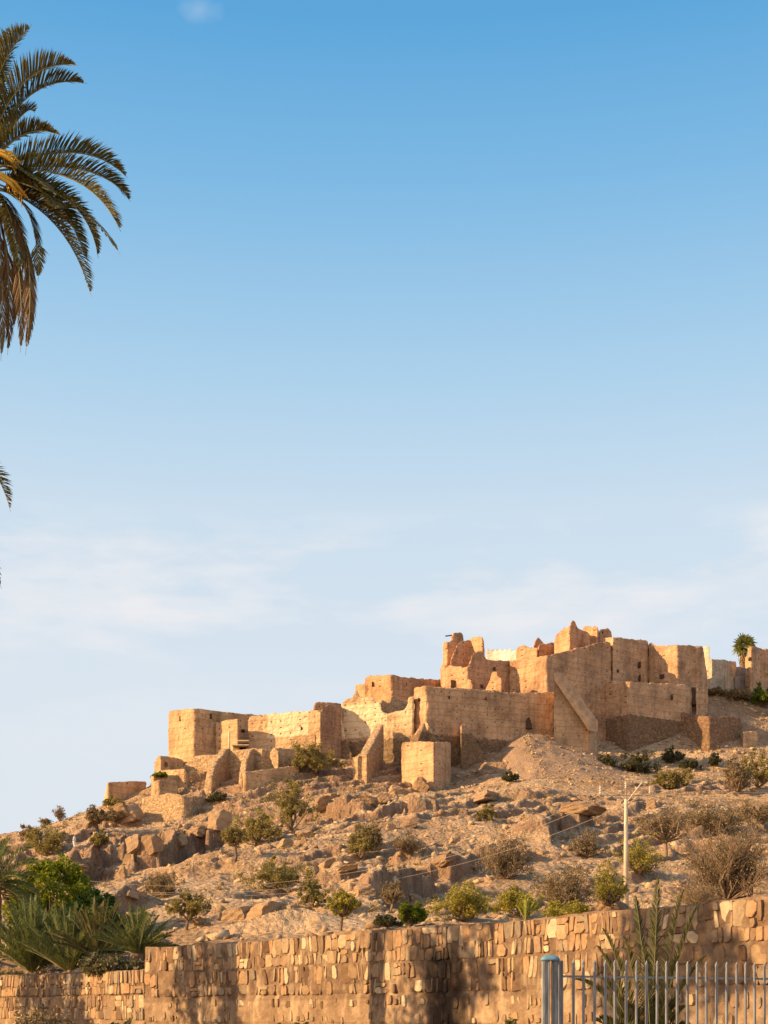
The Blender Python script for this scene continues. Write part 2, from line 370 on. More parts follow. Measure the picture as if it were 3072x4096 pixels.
GX, GD = np.meshgrid((gcol-CX)/F, grow)
def wall_y_at(xw):   # plan line of the garden wall
    return np.interp(xw, [-30, -14, -7.3, -2.85, .23, 2.72, 4.66, 6.64, 8.4, 30], [70, 51.2, 43.4, 38.2, 34.2, 30.9, 27.5, 24.6, 22, -13])
VX = GX*GD; VY = GD.copy()
VZ = terrain_z(VX, VY)
wy = wall_y_at(VX)
VZ = np.where(VY < wy+.35, -1.5, np.where(VY < wy+3, np.minimum(VZ, np.where(VX < -7.4, 2.75, 3.4)), VZ))
nr, nc = VX.shape
idx = np.arange(nr*nc).reshape(nr, nc)
Fq = np.stack([idx[:-1, :-1].ravel(), idx[:-1, 1:].ravel(), idx[1:, 1:].ravel(), idx[1:, :-1].ravel()], 1)
gm, gnt, gbs = mat_new('dry_hillside_soil')
g = N(gnt, 'ShaderNodeNewGeometry'); P = g.outputs['Position']
n1 = noise(gnt, P, .09, 5, .6); n2 = noise(gnt, P, .9, 6, .65); n3 = noise(gnt, P, 5, 5, .7)
c = ramp(gnt, n1, [(.32, (.34, .215, .115)), (.5, (.48, .32, .175)), (.66, (.57, .41, .24))])
c = mix(gnt, .75, c, ramp(gnt, n2, [(.3, (.45, .42, .40)), (.5, (1, 1, 1)), (.72, (1.3, 1.25, 1.2))]), 'MULTIPLY')
c = mix(gnt, .55, c, ramp(gnt, n3, [(.35, (.5, .48, .46)), (.55, (1.05, 1.05, 1.05)), (.7, (1.35, 1.35, 1.35))]), 'MULTIPLY')
spn = N(gnt, 'ShaderNodeSeparateXYZ'); L(gnt, g.outputs['Normal'], spn.inputs[0])
steep = math_(gnt, 'SUBTRACT', 1, math_(gnt, 'MULTIPLY', math_(gnt, 'SUBTRACT', spn.outputs[2], .55), 3.2), clamp=True)
rockc = ramp(gnt, noise(gnt, P, .6, 6, .7), [(.35, (.13, .075, .05)), (.55, (.26, .15, .09)), (.7, (.38, .24, .14))])
c = mix(gnt, math_(gnt, 'MULTIPLY', steep, .8), c, rockc)
# dry straw-coloured ground cover in patches
gp = math_(gnt, 'MULTIPLY', math_(gnt, 'SUBTRACT', noise(gnt, P, .16, 6, .7), .5), 5, clamp=True)
c = mix(gnt, math_(gnt, 'MULTIPLY', gp, .45), c, (.24, .165, .085))
L(gnt, c, gbs.inputs['Base Color'])
vv = N(gnt, 'ShaderNodeTexVoronoi', inp={'Scale': 3.2}); L(gnt, P, vv.inputs['Vector'])
hh = math_(gnt, 'ADD', math_(gnt, 'MULTIPLY', n2, 1.3), math_(gnt, 'ADD', math_(gnt, 'MULTIPLY', n3, .5), math_(gnt, 'MULTIPLY', vv.outputs[0], -.5)))
bump(gnt, gbs, hh, 1.0, .30)
hill = npmesh('hillside', np.stack([VX.ravel(), VY.ravel(), VZ.ravel()], 1), Fq, gm, smooth=False)
tag(hill, kind='structure')
_gd = np.linspace(30, 290, 2600)
def ground_px(z_, px, py, dmin=0):
    """where the ray through a photo pixel meets the hillside"""
    X, Y = S(z_, px, py); ds = _gd[_gd > dmin]
    gx = (X-CX)/F*ds; gz = terrain_z(gx, ds); ray = CAMZ+(HY-Y)/F*ds
    k = np.where(gz > ray)[0]; i = k[0] if len(k) else int(np.argmin(ray-gz))
    return Vector((gx[i], ds[i], gz[i]))
def gz(x, y): return float(terrain_z(x, y)[0])

# flat ground in front of the garden wall, out to the horizon
gf = plain('packed_earth', (.30, .20, .12), .95, .3, .7)
m_ = MB(); m_.add([(-3000, -3000, 0), (3000, -3000, 0), (3000, 3000, 0), (-3000, 3000, 0)], [(0, 1, 2, 3)])
tag(m_.build('ground', gf), kind='structure')
far = MB()   # broad flanks of the hill beyond the detailed sheet
o_ = None

# ------------------------------------------------------------------ fortress
tex = bpy.data.textures.new('erosion', 'CLOUDS'); tex.noise_scale = 1.1; tex.noise_depth = 3
tex2 = bpy.data.textures.new('erosion_fine', 'CLOUDS'); tex2.noise_scale = .35; tex2.noise_depth = 2
def erode(o, vox=.24, st=.42, fine=.2):
    r = o.modifiers.new('remesh', 'REMESH'); r.mode = 'VOXEL'; r.voxel_size = vox; r.use_smooth_shade = False
    d = o.modifiers.new('erosion', 'DISPLACE'); d.texture = tex; d.strength = st; d.mid_level = .5; d.texture_coords = 'LOCAL'
    d = o.modifiers.new('fine', 'DISPLACE'); d.texture = tex2; d.strength = fine; d.mid_level = .5; d.texture_coords = 'LOCAL'
    return o
def chain(mb, z_, pts, bot, thick=1.4, dirv=None, deep=2.5):
    """pts: (px, py, depth|None); None depths lie on the straight plan line between their neighbours.
       bot: row of the foot (list or number); every foot goes `deep` metres further down into the ground."""
    n = len(pts); known = [i for i in range(n) if pts[i][2] is not None]
    plan = [None]*n
    for i in known:
        v = W(z_, pts[i][0], pts[i][1], pts[i][2]); plan[i] = (v.x, v.y)
    for a, b2 in zip(known[:-1], known[1:]):
        A, B = plan[a], plan[b2]
        for i in range(a+1, b2):
            X, _ = S(z_, pts[i][0], 0); k = (X-CX)/F      # ray x = k*y
            den = (B[0]-A[0])-k*(B[1]-A[1]); t = (k*A[1]-A[0])/den if abs(den) > 1e-6 else .5
            t = min(1, max(0, t)); plan[i] = (A[0]+(B[0]-A[0])*t, A[1]+(B[1]-A[1])*t)
    # near-duplicate plan points (vertical steps) get a small width
    for i in range(1, n):
        if abs(plan[i][0]-plan[i-1][0])+abs(plan[i][1]-plan[i-1][1]) < .03: plan[i] = (plan[i][0]+.04, plan[i][1])
    V = []
    for i in range(n):
        x, y = plan[i]; _, Yt = S(z_, 0, pts[i][1]); by = bot[i] if isinstance(bot, list) else bot
        _, Yb = S(z_, 0, by)
        zt = CAMZ+(HY-Yt)/F*y; zb = CAMZ+(HY-Yb)/F*y-deep
        if dirv: dx, dy = dirv
        else: q = math.hypot(x, y); dx, dy = x/q*.97, y/q
        l = math.hypot(dx, dy); dx, dy = dx/l*thick, dy/l*thick
        V += [(x, y, zb), (x, y, zt), (x+dx, y+dy, zb), (x+dx, y+dy, zt)]
    Fc = []
    for i in range(n-1):
        a = 4*i; b2 = a+4
        Fc += [(a, b2, b2+1, a+1), (a+2, a+3, b2+3, b2+2), (a+1, b2+1, b2+3, a+3), (a, a+2, b2+2, b2)]
    Fc += [(0, 1, 3, 2), (4*n-4, 4*n-2, 4*n-1, 4*n-3)]
    mb.add(V, Fc)
dark = plain('opening_shade', (.08, .048, .03), 1, .3)  # dark colour stands for the shade inside windows, doorways and cracks
wood = plain('grey_timber', (.10, .065, .04), .9, .3)
def opening(parent, z_, px, py, w, h, d, name='window'):
    """a recess lined dark, set into the face; sizes in zoom pixels"""
    c = W(z_, px, py, d); k = ZV[z_][2]/F*d; mb = MB()
    mb.box((c.x, c.y+.25, c.z), (w*k, .7, h*k)); return mb.build(name, dark, parent)
M0 = mud('rammed_earth', (.53, .335, .175), stone_z=-99)
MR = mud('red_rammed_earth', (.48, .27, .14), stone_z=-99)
MS = mud('rubble_stonework', (.64, .43, .235), allstone=True)
def fort(name, label, cat, segs, mat, st=.42, vox=.24, kids=(), fine=.12):
    mb = MB()
    for sg in segs: chain(mb, *sg[:3], **(sg[3] if len(sg) > 3 else {}))
    o = erode(mb.build(name, mat), vox, st, fine); tag(o, label, cat)
    for k in kids: opening(o, *k)
    return o
RW = 'ruined wall'
# --- far left
fort('ruined_wall', 'low flat-topped brown wall standing alone on the skyline, far left of the fortress', RW,
     [(1, [(24, 1000, 188), (38, 920, None), (52, 874, 185.5), (180, 868, None), (305, 867, 190)], [1060, 1055, 1000, 950, 950], dict(thick=1.2))], M0, .25)
fort('ruined_house', 'tiny roofless ruin with one square sunlit window at the left foot of the end tower', 'ruined house',
     [(1, [(360, 745, 187), (384, 700, None), (400, 698, 185.4), (424, 700, 185.7)], 835, dict(thick=1.2)),
      (1, [(424, 700, 185.7), (447, 702, 186.2)], [738, 740], dict(thick=1.2, deep=0)),
      (1, [(424, 780, 185.7), (447, 780, 186.2)], 835, dict(thick=1.2)),
      (1, [(447, 702, 186.2), (470, 706, 186.7)], 835, dict(thick=1.2)),
      (1, [(470, 708, 188.6), (520, 716, None), (552, 735, 189.6)], 800, dict(thick=1.0)),
      (1, [(380, 798, 185), (480, 792, None), (565, 785, 182.6), (585, 830, 183)], 835, dict(thick=1.5)),
      (1, [(425, 700, 189.5), (470, 708, 187.9)], 800, dict(thick=.8))], M0, .22, .2)
fort('ruined_wall', 'long low shaded wall with green weeds on its top, below the tiny ruin', RW,
     [(1, [(338, 835, 182), (352, 830, 181), (385, 826, 181.4), (520, 828, None), (590, 838, 184)], 960, dict(thick=.9))], M0, .2, .2)
fort('ruined_wall', 'small rounded wall stub with a bright sunlit left end, in front of the weed-topped wall', RW,
     [(1, [(350, 880, 180), (372, 862, None), (388, 860, 178.4), (515, 862, 180.4)], 962, dict(thick=.9))], M0, .22, .2)
fort('ruined_wall', 'crumbling dark wall corner with a ragged slanting right edge, left of the first pointed buttress', RW,
     [(1, [(585, 806, 183), (640, 803, None), (655, 830, None), (672, 870, 184.4)], 880, dict(thick=.9))], MS, .25, .2)
fort('stone_bastion', 'bright sunlit rubble-stone bastion with a dark right side, lowest on the slope', 'bastion',
     [(1, [(278, 975, 175.6), (400, 955, None), (470, 950, None), (545, 960, 171.2), (570, 972, 171.3), (640, 968, None), (690, 975, None), (705, 1010, 176)],
       [1120, 1125, 1130, 1140, 1140, 1100, 1070, 1060], dict(thick=2.2))], MS, .38, .22)
# --- end tower and its walls
t = fort('end_tower', 'square earthen tower closing the left end of the fortress, left face sunlit', 'tower',
     [(1, [(455, 403, 192), (540, 390, None), (625, 384, 189.2), (650, 380, None), (690, 392, None), (772, 400, 191.6), (900, 416, None), (1075, 430, 195)], [705, 705, 700, 700, 700, 700, 700, 650], dict(thick=2.5))],
     M0, .3, .24, [(1, 533, 455, 12, 36, 190.8), (1, 735, 440, 14, 34, 190.9), (1, 948, 533, 24, 14, 193.1)])
fort('ruined_wall', 'narrow sunlit wall section with a straight top, against the right side of the end tower', RW,
     [(1, [(768, 478, 190.8), (840, 462, None), (912, 454, 188.6), (925, 458, 188.8)], [705, 700, 690, 690], dict(thick=1.2))], M0, .28)
fort('ruined_wall', 'broad sunlit wall carrying a wide band of pale plaster, left of the round-shouldered tower', RW,
     [(1, [(985, 470, 191.4), (1000, 436, None), (1130, 424, None), (1150, 412, None), (1165, 420, None), (1290, 404, None), (1400, 396, None), (1440, 395, None), (1465, 392, 187.4)], 660, dict(thick=1.6))],
     mud('plastered_earth_wall', (.56, .36, .19), -99, (-15.6, -10.0, 38.6, 42.4)), .3, .24, [(1, 1342, 520, 22, 22, 188.5)])
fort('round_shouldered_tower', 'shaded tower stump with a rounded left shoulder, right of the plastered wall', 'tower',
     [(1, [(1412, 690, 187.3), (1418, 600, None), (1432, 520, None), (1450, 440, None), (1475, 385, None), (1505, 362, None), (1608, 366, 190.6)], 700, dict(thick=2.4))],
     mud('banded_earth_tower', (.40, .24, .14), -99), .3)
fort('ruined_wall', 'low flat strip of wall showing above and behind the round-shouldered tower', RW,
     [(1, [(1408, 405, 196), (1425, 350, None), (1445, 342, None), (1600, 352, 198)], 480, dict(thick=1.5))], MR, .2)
# --- revetment under the end tower with pointed buttresses
rev = fort('revetment_wall', 'sunlit rubble revetment below the end tower, holding two pointed buttresses', 'retaining wall',
     [(9, [(440, 200, 188.5), (530, 130, None), (620, 60, None), (800, 50, None), (1000, 20, 184.6)], [260, 330, 400, 440, 430], dict(thick=2)),
      (9, [(1000, 0, 184.6), (1230, -20, None), (1350, -20, 181.9), (1440, 10, 182.4), (1465, 0, 181.4), (1540, 0, 180.6)], [430, 300, 250, 250, 250, 250], dict(thick=2))], MS, .3)
def buttress(parent, segs, mat, label=None, st=.2):
    mb = MB()
    for sg in segs: chain(mb, *sg[:3], **(sg[3] if len(sg) > 3 else {}))
    o = mb.build('buttress', mat, parent)
    if st > .08: erode(o, .22, st, .15)
    if label: o['label'] = label
    return o
buttress(rev, [(9, [(788, 400, 179.2), (808, 260, None), (830, 180, None), (870, 110, None), (910, 65, None), (960, -10, None), (1010, -25, 185.4)], 410, dict(thick=1.1, dirv=(-.9, .45)))], MS)
buttress(rev, [(9, [(1166, 240, 178.8), (1180, 170, None), (1195, 90, None), (1225, 10, None), (1290, -25, 183.2)], 250, dict(thick=1.0, dirv=(-.9, .45)))], MS)
fort('low_terrace_wall', 'low shaded rubble wall with a bright jagged left end, in front of the pointed buttresses', RW,
     [(9, [(1128, 300, 178.4), (1138, 245, None), (1150, 238, 176.2), (1300, 225, None), (1450, 205, None), (1640, 178, 179.6), (1760, 170, 181.4)], [540, 560, 560, 530, 500, 470, 430], dict(thick=1.0))], M0, .22, .2)
fort('ruined_wall', 'short shaded wall with a curved left shoulder, above the right end of the low terrace wall', RW,
     [(9, [(1452, 10, 183.6), (1480, -35, None), (1505, -30, 182.6), (1545, 20, None), (1560, 55, 183)], 260, dict(thick=1)),
      (1, [(1185, 640, 183.4), (1215, 652, None), (1330, 652, None), (1440, 655, 188)], 780, dict(thick=1))], M0, .22)
mb = MB(); c = W(1, 857, 585, 187); mb.tube([W(1, 857, 680, 187), W(1, 857, 540, 187)], .12, 8)
tag(mb.build('pale_post', plain('pale_wood', (.62, .50, .30), .8), smooth=True), 'slender pale upright post before the sunlit wall section by the end tower', 'post')
shed = empty('roof_shelter', W(1, 955, 660, 186.4)); tag(shed, 'small shelter with two thin pale roof strips, left of the plastered wall', 'shelter')
mb = MB(); a = W(1, 915, 612, 187.5); b_ = W(1, 990, 602, 187.5); a2 = W(1, 880, 640, 185.8); b2_ = W(1, 990, 632, 185.8)
for p, q in ((a, b_), (a2, b2_)): 
    m2 = (p+q)/2; mb.box(m2, ((q-p).length, 1.4, .12))
mb.build('roof', plain('pale_roof', (.58, .47, .33), .9), shed)
mb = MB(); mb.box(W(1, 935, 665, 187), (2.0, 1.2, 1.0)); mb.build('wall', M0, shed)
opening(shed, 1, 948, 660, 44, 26, 186.5, 'doorway')
# --- pale breached wall, corner tower, long curtain
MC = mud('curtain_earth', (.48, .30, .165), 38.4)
ML = mud('pale_plastered_earth', (.58, .39, .215), 38.3, (-8.2, .3, 38.8, 43.2), pale=.03)
lw = fort('breached_wall', 'tall sunlit wall with pale plaster below a deep broken notch in its top', RW,
     [(2, [(300, 520, 192), (318, 470, None), (345, 452, None), (390, 440, None), (400, 410, None), (425, 392, None), (440, 435, None), (540, 437, None), (556, 466, None), (592, 480, None), (603, 548, None), (650, 556, None), (700, 548, None), (770, 528, None), (795, 500, None), (800, 440, None), (842, 425, 187.4)], [900]*17, dict(thick=2.2))],
     ML, .36, .24)
fort('broken_inner_wall', 'dark jagged remnant of a wall seen through the notch of the pale wall', RW,
     [(2, [(560, 520, 193), (600, 452, None), (635, 470, None), (655, 505, None), (675, 420, None), (720, 440, None), (735, 470, None), (800, 455, None), (812, 510, 195)], 560, dict(thick=1.6))], MS, .4)
buttress(lw, [(2, [(440, 872, 180.6), (490, 868, 179.2), (491, 868, None), (620, 632, 187.6)], 1015, dict(thick=1.25, dirv=(-.86, .5)))], MS, st=.12)
buttress(lw, [(2, [(300, 500, 190.6), (325, 700, None), (385, 870, 188)], 900, dict(thick=2.0))], ML, st=.3)
cw = fort('curtain_wall', 'long shaded curtain wall with a small black archway, left of the giant buttress', 'curtain wall',
     [(2, [(843, 366, 188.8), (900, 354, None), (930, 352, 186.6), (1000, 362, None), (1300, 376, None), (1440, 386, None), (1480, 402, None), (1600, 404, None), (1700, 402, None), (1890, 400, 193.4)], [900, 900, 900, 900, 900, 880, 860, 840, 840, 800], dict(thick=2.6))],
     MC, .34, .24, [(2, 874, 455, 9, 22, 187.6), (2, 1100, 440, 12, 18, 187.7), (2, 1373, 448, 12, 18, 189.4)])
mb = MB()   # dark boxes standing for the shade of an arched doorway above the scree
k = ZV[3][2]/F*191.4
for i in range(6):
    hh_ = [70, 88, 95, 90, 70, 45][i]; cc = W(3, 843+i*8, 1068-hh_/2, 191.2); mb.box((cc.x, cc.y+.2, cc.z), (8.2*k, .7, hh_*k))
mb.build('archway', dark, cw)
buttress(cw, [(2, [(798, 775, 187.4), (860, 690, None), (925, 606, None), (975, 690, None), (1028, 775, 184.6)], 860, dict(thick=1.8))], ML, 'sunlit gable-shaped buttress at the foot of the corner', st=.1)
buttress(cw, [(2, [(868, 775, 183.4), (895, 690, None), (922, 622, None), (945, 690, None), (968, 775, 186.0)], 860, dict(thick=.8, dirv=(-.75, .6)))], MC, 'small dark triangular buttress behind the square bastion', st=.1)
buttress(cw, [(2, [(1182, 640, 185.6), (1214, 634, None), (1290, 742, None), (1372, 876, 187.2), (1382, 1000, 187.4)], 1075, dict(thick=3.2, dirv=(.1, 1)))], MC, st=.12)
fort('square_bastion', 'square block bastion with one sunlit face, standing before the curtain wall', 'bastion',
     [(2, [(750, 770, 180.4), (850, 764, None), (985, 765, 176.6), (1110, 766, 180.4)], [1040, 1045, 1130, 1120], dict(thick=4.2))], mud('block_masonry', (.52, .325, .175), -99), .14, .22)
# --- upper house
fort('upper_house', 'flat-topped house with two slit windows in its sunlit face, above the notched wall', 'house',
     [(2, [(408, 350, 203), (432, 338, None), (480, 346, 201.2)], 450, dict(thick=1.5)),
      (2, [(480, 292, 201.6), (510, 281, None), (600, 274, None), (676, 267, 197.6), (700, 268, None), (735, 284, None), (780, 286, None), (786, 295, None), (840, 292, None), (846, 300, None), (905, 298, None), (912, 306, None), (975, 300, None), (985, 310, None), (1030, 305, None), (1085, 300, 205)], 520, dict(thick=3))],
     mud('orange_earth', (.52, .29, .145)), .2, .22, [(2, 533, 342, 9, 32, 200.2), (2, 615, 339, 9, 30, 199.2), (2, 782, 347, 10, 26, 199.6)])
# --- ruined tower
MT = mud('orange_ruin_earth', (.52, .295, .155))
fort('ruined_tower', 'tallest broken tower with a hollow shaded core and a small dark doorway', 'tower',
     [(3, [(128, 560, 203), (140, 540, None), (160, 538, None), (165, 640, 201.5)], 700, dict(thick=1)),
      (3, [(150, 345, 203.5), (165, 334, None), (182, 338, 201.8), (208, 345, None), (214, 340, None), (225, 290, None), (250, 268, None), (285, 262, None), (312, 275, None), (319, 330, None), (330, 400, 204)], 700, dict(thick=1.8)),
      (3, [(212, 490, 200.4), (240, 432, None), (262, 372, None), (300, 338, None), (345, 330, None), (378, 332, 203)], 700, dict(thick=1.3)),
      (3, [(368, 345, 203.2), (390, 306, None), (420, 304, None), (440, 300, None), (478, 298, 200.8), (488, 330, None), (496, 480, 201.6)], 700, dict(thick=1.6)),
      (3, [(180, 552, 200.6), (230, 544, None), (320, 548, None), (352, 562, 198.4), (364, 590, None), (370, 650, 198.8)], 760, dict(thick=1.3)),
      (3, [(348, 575, 198.3), (372, 500, None), (392, 450, None), (425, 422, None), (480, 428, None), (496, 482, None), (560, 496, None), (640, 500, None), (705, 502, 203)], 780, dict(thick=1.4)),
      (3, [(365, 650, 197.6), (380, 660, None), (405, 735, 197.4)], 780, dict(thick=.8))],
     MT, .3, .22, [(3, 230, 692, 30, 55, 199.6, 'doorway'), (3, 470, 715, 22, 24, 199.8), (3, 577, 568, 16, 26, 200.8)])
mb = MB(); mb.tube([W(3, 170, 300, 203), W(3, 235, 292, 203.6)], .1, 5)
tag(mb.build('roof_beam', wood), 'bare timber beam poking out left from the top of the tallest broken tower', 'beam')
fort('wall_fragment', 'small stepped sunlit wall fragment in front of the shaded wall right of the tallest tower', RW,
     [(3, [(498, 748, 198), (520, 700, None), (538, 670, None), (555, 600, None), (575, 588, None), (597, 590, None), (603, 625, None), (636, 642, 196)], 790, dict(thick=.9))], MT, .2, .2)
# --- great wall right of centre
MG = mud('great_wall_earth', (.52, .305, .165), 39, (8.6, 12.0, 45.5, 50.6))
gwall = fort('great_wall', 'huge rising wall: patchy sunlit face on its left, shaded face climbing to the right', 'curtain wall',
     [(3, [(700, 506, 202), (750, 494, None), (810, 488, None), (900, 476, None), (1008, 456, 197.2), (1120, 432, None), (1250, 400, None), (1340, 374, None), (1440, 346, None), (1540, 340, 205.5)], [800, 800, 800, 800, 1200, 1220, 1240, 1280, 1280, 1280], dict(thick=3.5))],
     MG, .36, .26, [(3, 1066, 565, 12, 34, 198.2)])
buttress(gwall, [(3, [(1070, 606, 190.0), (1353, 1000, 191.2)], [1120, 1330], dict(thick=1.9, dirv=(.78, .62))), (3, [(1082, 640, 191), (1340, 1010, 192)], [1120, 1330], dict(thick=2.6, dirv=(.1, 1)))], mud('buttress_earth', (.42, .27, .15), -99), 'giant sloping buttress with a ridge coloured paler to look sunlit', .07)
cop = MB()   # band coloured paler so the ridge looks sunlit, and the narrow end face
chain(cop, 3, [(1072, 600, 189.35), (1360, 996, 190.45)], [664, 1085], thick=1.35, dirv=(.93, .36), deep=0)
chain(cop, 3, [(1356, 1000, 190.95), (1424, 1024, 192.2)], [1330, 1340], thick=1.0)
cop.build('lit_ridge_band', plain('lit_ridge_colour', (.44, .285, .165), .95, .3, 1.5), gwall)['label'] = 'sloping ridge of the giant buttress, coloured paler to look sunlit'
fort('pale_crenellated_wall', 'far whitewashed wall with a row of small dark merlons along its top', 'wall',
     [(3, [(508, 425, 239)]+sum([[(512+i*38, 402 if i < 6 else 400, None), (524+i*38, 400, None), (527+i*38, 420, None), (546+i*38, 420, None)] for i in range(6)], [])+[(770, 404, 234)], 510, dict(thick=1.6))],
     mud('whitewashed_wall', (.66, .56, .46), pale=.05), .12, .2)
fort('ridge_ruin', 'humped sunlit ruin just right of the far pale wall with merlons', RW,
     [(3, [(758, 400, 214), (775, 380, None), (800, 367, None), (835, 376, None), (868, 396, None), (900, 388, None), (935, 382, 210)], 520, dict(thick=2)),
      (3, [(902, 372, 214), (912, 340, None), (940, 300, None), (955, 320, None), (978, 348, None), (985, 370, 215.5)], 430, dict(thick=1.4))], MT, .4)
fort('ridge_ruin', 'low shaded ruin with a rounded top, between the humped ruin and the spired ruin', RW,
     [(3, [(935, 372, 211), (975, 360, None), (1060, 346, None), (1090, 365, None), (1108, 390, 214)], 480, dict(thick=2))], MR, .35)
fort('spired_ruin', 'broken building topped by a pointed spire of earth, highest point of the fortress', 'ruined building',
     [(3, [(1075, 320, 210.5), (1088, 280, None), (1120, 250, None), (1150, 226, None), (1200, 222, 206.8), (1208, 180, None), (1225, 160, None), (1240, 172, None), (1262, 230, None), (1310, 245, None), (1345, 262, None), (1368, 290, 211.5)], 470, dict(thick=2.2)),
      (3, [(1312, 225, 214.5), (1330, 216, None), (1372, 214, None), (1378, 232, None), (1392, 226, None), (1396, 216, None), (1428, 216, 211), (1440, 260, None), (1446, 330, 212)], 440, dict(thick=1.6))],
     MT, .38, .22, [(3, 1118, 292, 14, 20, 209.4)])
fort('ridge_ruin', 'small dark ruined turret with a pierced opening, last broken piece before the right bastions', RW,
     [(3, [(1446, 255, 212.5), (1455, 238, None), (1490, 238, None), (1505, 228, None), (1530, 236, None), (1545, 262, 214), (1547, 300, 214.2)], 400, dict(thick=1.4))], MR, .3, .2, [(3, 1472, 268, 16, 18, 212.8)])
# --- right bastions
MW = mud('bastion_earth', (.51, .315, .175), 44.2)
fort('upper_bastion', 'flat-topped shaded bastion with a small sunlit left corner, above the ledge', 'bastion',
     [(4, [(400, 292, 209.4), (425, 282, None), (482, 279, 206.6), (600, 290, None), (744, 301, 211.5), (748, 330, 212)], 660, dict(thick=4))],
     MW, .34, .26, [(4, 512, 540, 24, 22, 207.1), (4, 686, 490, 14, 40, 209.6), (4, 686, 590, 10, 44, 209.6)])
fort('angled_bastion', 'big angular bastion with a leaning right edge and a lit patch beside its corner', 'bastion',
     [(4, [(744, 350, 212), (757, 318, None), (768, 316, None), (800, 341, None), (900, 340, None), (970, 338, 207.6), (1080, 344, None), (1165, 350, 211)], 840, dict(thick=4)),
      (4, [(1120, 352, 209.3), (1166, 352, 210.4), (1180, 450, None), (1195, 560, None), (1205, 690, None), (1212, 780, 211.6)], 840, dict(thick=3, dirv=(-.2, 1)))],
     MW, .34, .26, [(4, 855, 580, 30, 30, 209.6)])
fort('lower_bastion', 'lower projecting bastion on a dark stone base, just right of the giant buttress', 'bastion',
     [(4, [(340, 608, 206.6), (460, 612, None), (600, 617, 201.4), (800, 628, None), (1025, 640, 206.8), (1050, 660, 207.2)], [1190, 1180, 1170, 1120, 1080, 1060], dict(thick=5)),
      (4, [(1020, 650, 206.6), (1078, 660, 207.6)], 860, dict(thick=3)), (4, [(1110, 664, 208), (1200, 690, 209)], 860, dict(thick=3))],
     MW, .36, .26, [(4, 930, 735, 14, 40, 204.3), (4, 1094, 730, 26, 130, 208.2, 'crack')])
fort('stone_foundation', 'dark rubble foundation block with an orange-stained corner, right of the lower bastion', 'foundation',
     [(4, [(990, 850, 206.6), (1100, 870, None), (1213, 884, 202.6), (1330, 884, None), (1452, 886, 206.2)], [1160, 1170, 1200, 1170, 1110], dict(thick=3))],
     mud('dark_rubble', (.36, .22, .125), allstone=True), .36)
fort('stone_block_wall', 'small square block of wall on the slope at the far right, beside the rubble mound', RW,
     [(4, [(1466, 998, 204), (1580, 994, 205.4)], 1110, dict(thick=2))], M0, .2, .22)
# --- far right
fort('pale_end_wall', 'thin tall bright wall edge right behind the leaning bastion', 'wall',
     [(4, [(1160, 352, 221), (1212, 342, 218.4)], 670, dict(thick=2)), (4, [(1205, 442, 218.6), (1236, 444, 217.4)], 670, dict(thick=2.5)),
      (4, [(1236, 446, 217.4), (1330, 450, None), (1350, 458, None), (1416, 462, 224)], 640, dict(thick=2.5))],
     mud('pale_far_wall', (.52, .40, .27)), .14, .22, [(4, 1390, 605, 18, 18, 223.4)])
hs = fort('grey_outbuilding', 'low grey building partly hidden behind the fan palm', 'building',
     [(4, [(1398, 502, 226), (1508, 510, 229)], 575, dict(thick=3)), (4, [(1405, 578, 223), (1500, 580, 225), (1508, 600, 225.3)], 635, dict(thick=2))],
     plain('grey_render', (.30, .27, .24), .9, .2, 1.5), .08, .22)
fort('merlon_tower', 'tower with rounded merlons and three round holes, cut by the right edge', 'tower',
     [(4, [(1486, 432, 223.6), (1508, 418, None), (1526, 412, 221)], 720, dict(thick=4)),
      (4, [(1504, 356, 222), (1530, 350, 221), (1552, 345, None), (1598, 362, None), (1612, 372, 223.2)], 440, dict(thick=1.2)),
      (4, [(1526, 412, 221), (1612, 426, None), (1640, 428, None), (1900, 445, 231)], 720, dict(thick=4)),
      (4, [(1614, 372, 223.6), (1640, 366, 223), (1760, 380, 226.4)], 440, dict(thick=1.2))],
     MW, .16, .24, [(4, 1525, 446, 20, 20, 221), (4, 1577, 448, 22, 20, 222.6), (4, 1636, 456, 18, 26, 224.3)])

# ------------------------------------------------------------------ scree and rocks
def ico():
    t = (1+5**.5)/2; V = np.array([(-1, t, 0), (1, t, 0), (-1, -t, 0), (1, -t, 0), (0, -1, t), (0, 1, t), (0, -1, -t), (0, 1, -t), (t, 0, -1), (t, 0, 1), (-t, 0, -1), (-t, 0, 1)], float)
    V /= np.linalg.norm(V[0])
    Fc = np.array([(0, 11, 5), (0, 5, 1), (0, 1, 7), (0, 7, 10), (0, 10, 11), (1, 5, 9), (5, 11, 4), (11, 10, 2), (10, 7, 6), (7, 1, 8), (3, 9, 4), (3, 4, 2), (3, 2, 6), (3, 6, 8), (3, 8, 9), (4, 9, 5), (2, 4, 11), (6, 2, 10), (8, 6, 7), (9, 8, 1)])
    return V, Fc
IV, IF = ico()
def rock_mat(name, a, b2, c2):
    m, nt, bs = mat_new(name)
    g = N(nt, 'ShaderNodeNewGeometry'); n1 = noise(nt, g.outputs['Position'], 1.4, 6, .65)
    f = math_(nt, 'ADD', math_(nt, 'MULTIPLY', g.outputs['Random Per Island'], .55), math_(nt, 'MULTIPLY', n1, .55))
    L(nt, ramp(nt, f, [(.2, a), (.5, b2), (.85, c2)]), bs.inputs['Base Color'])
    bump(nt, bs, noise(nt, g.outputs['Position'], 3.5, 6, .7), 1, .18)
    return m
RM = rock_mat('hill_rock', (.26, .16, .09), (.45, .30, .165), (.60, .45, .27))
RD = rock_mat('dark_rock', (.22, .135, .075), (.38, .24, .13), (.50, .34, .19))
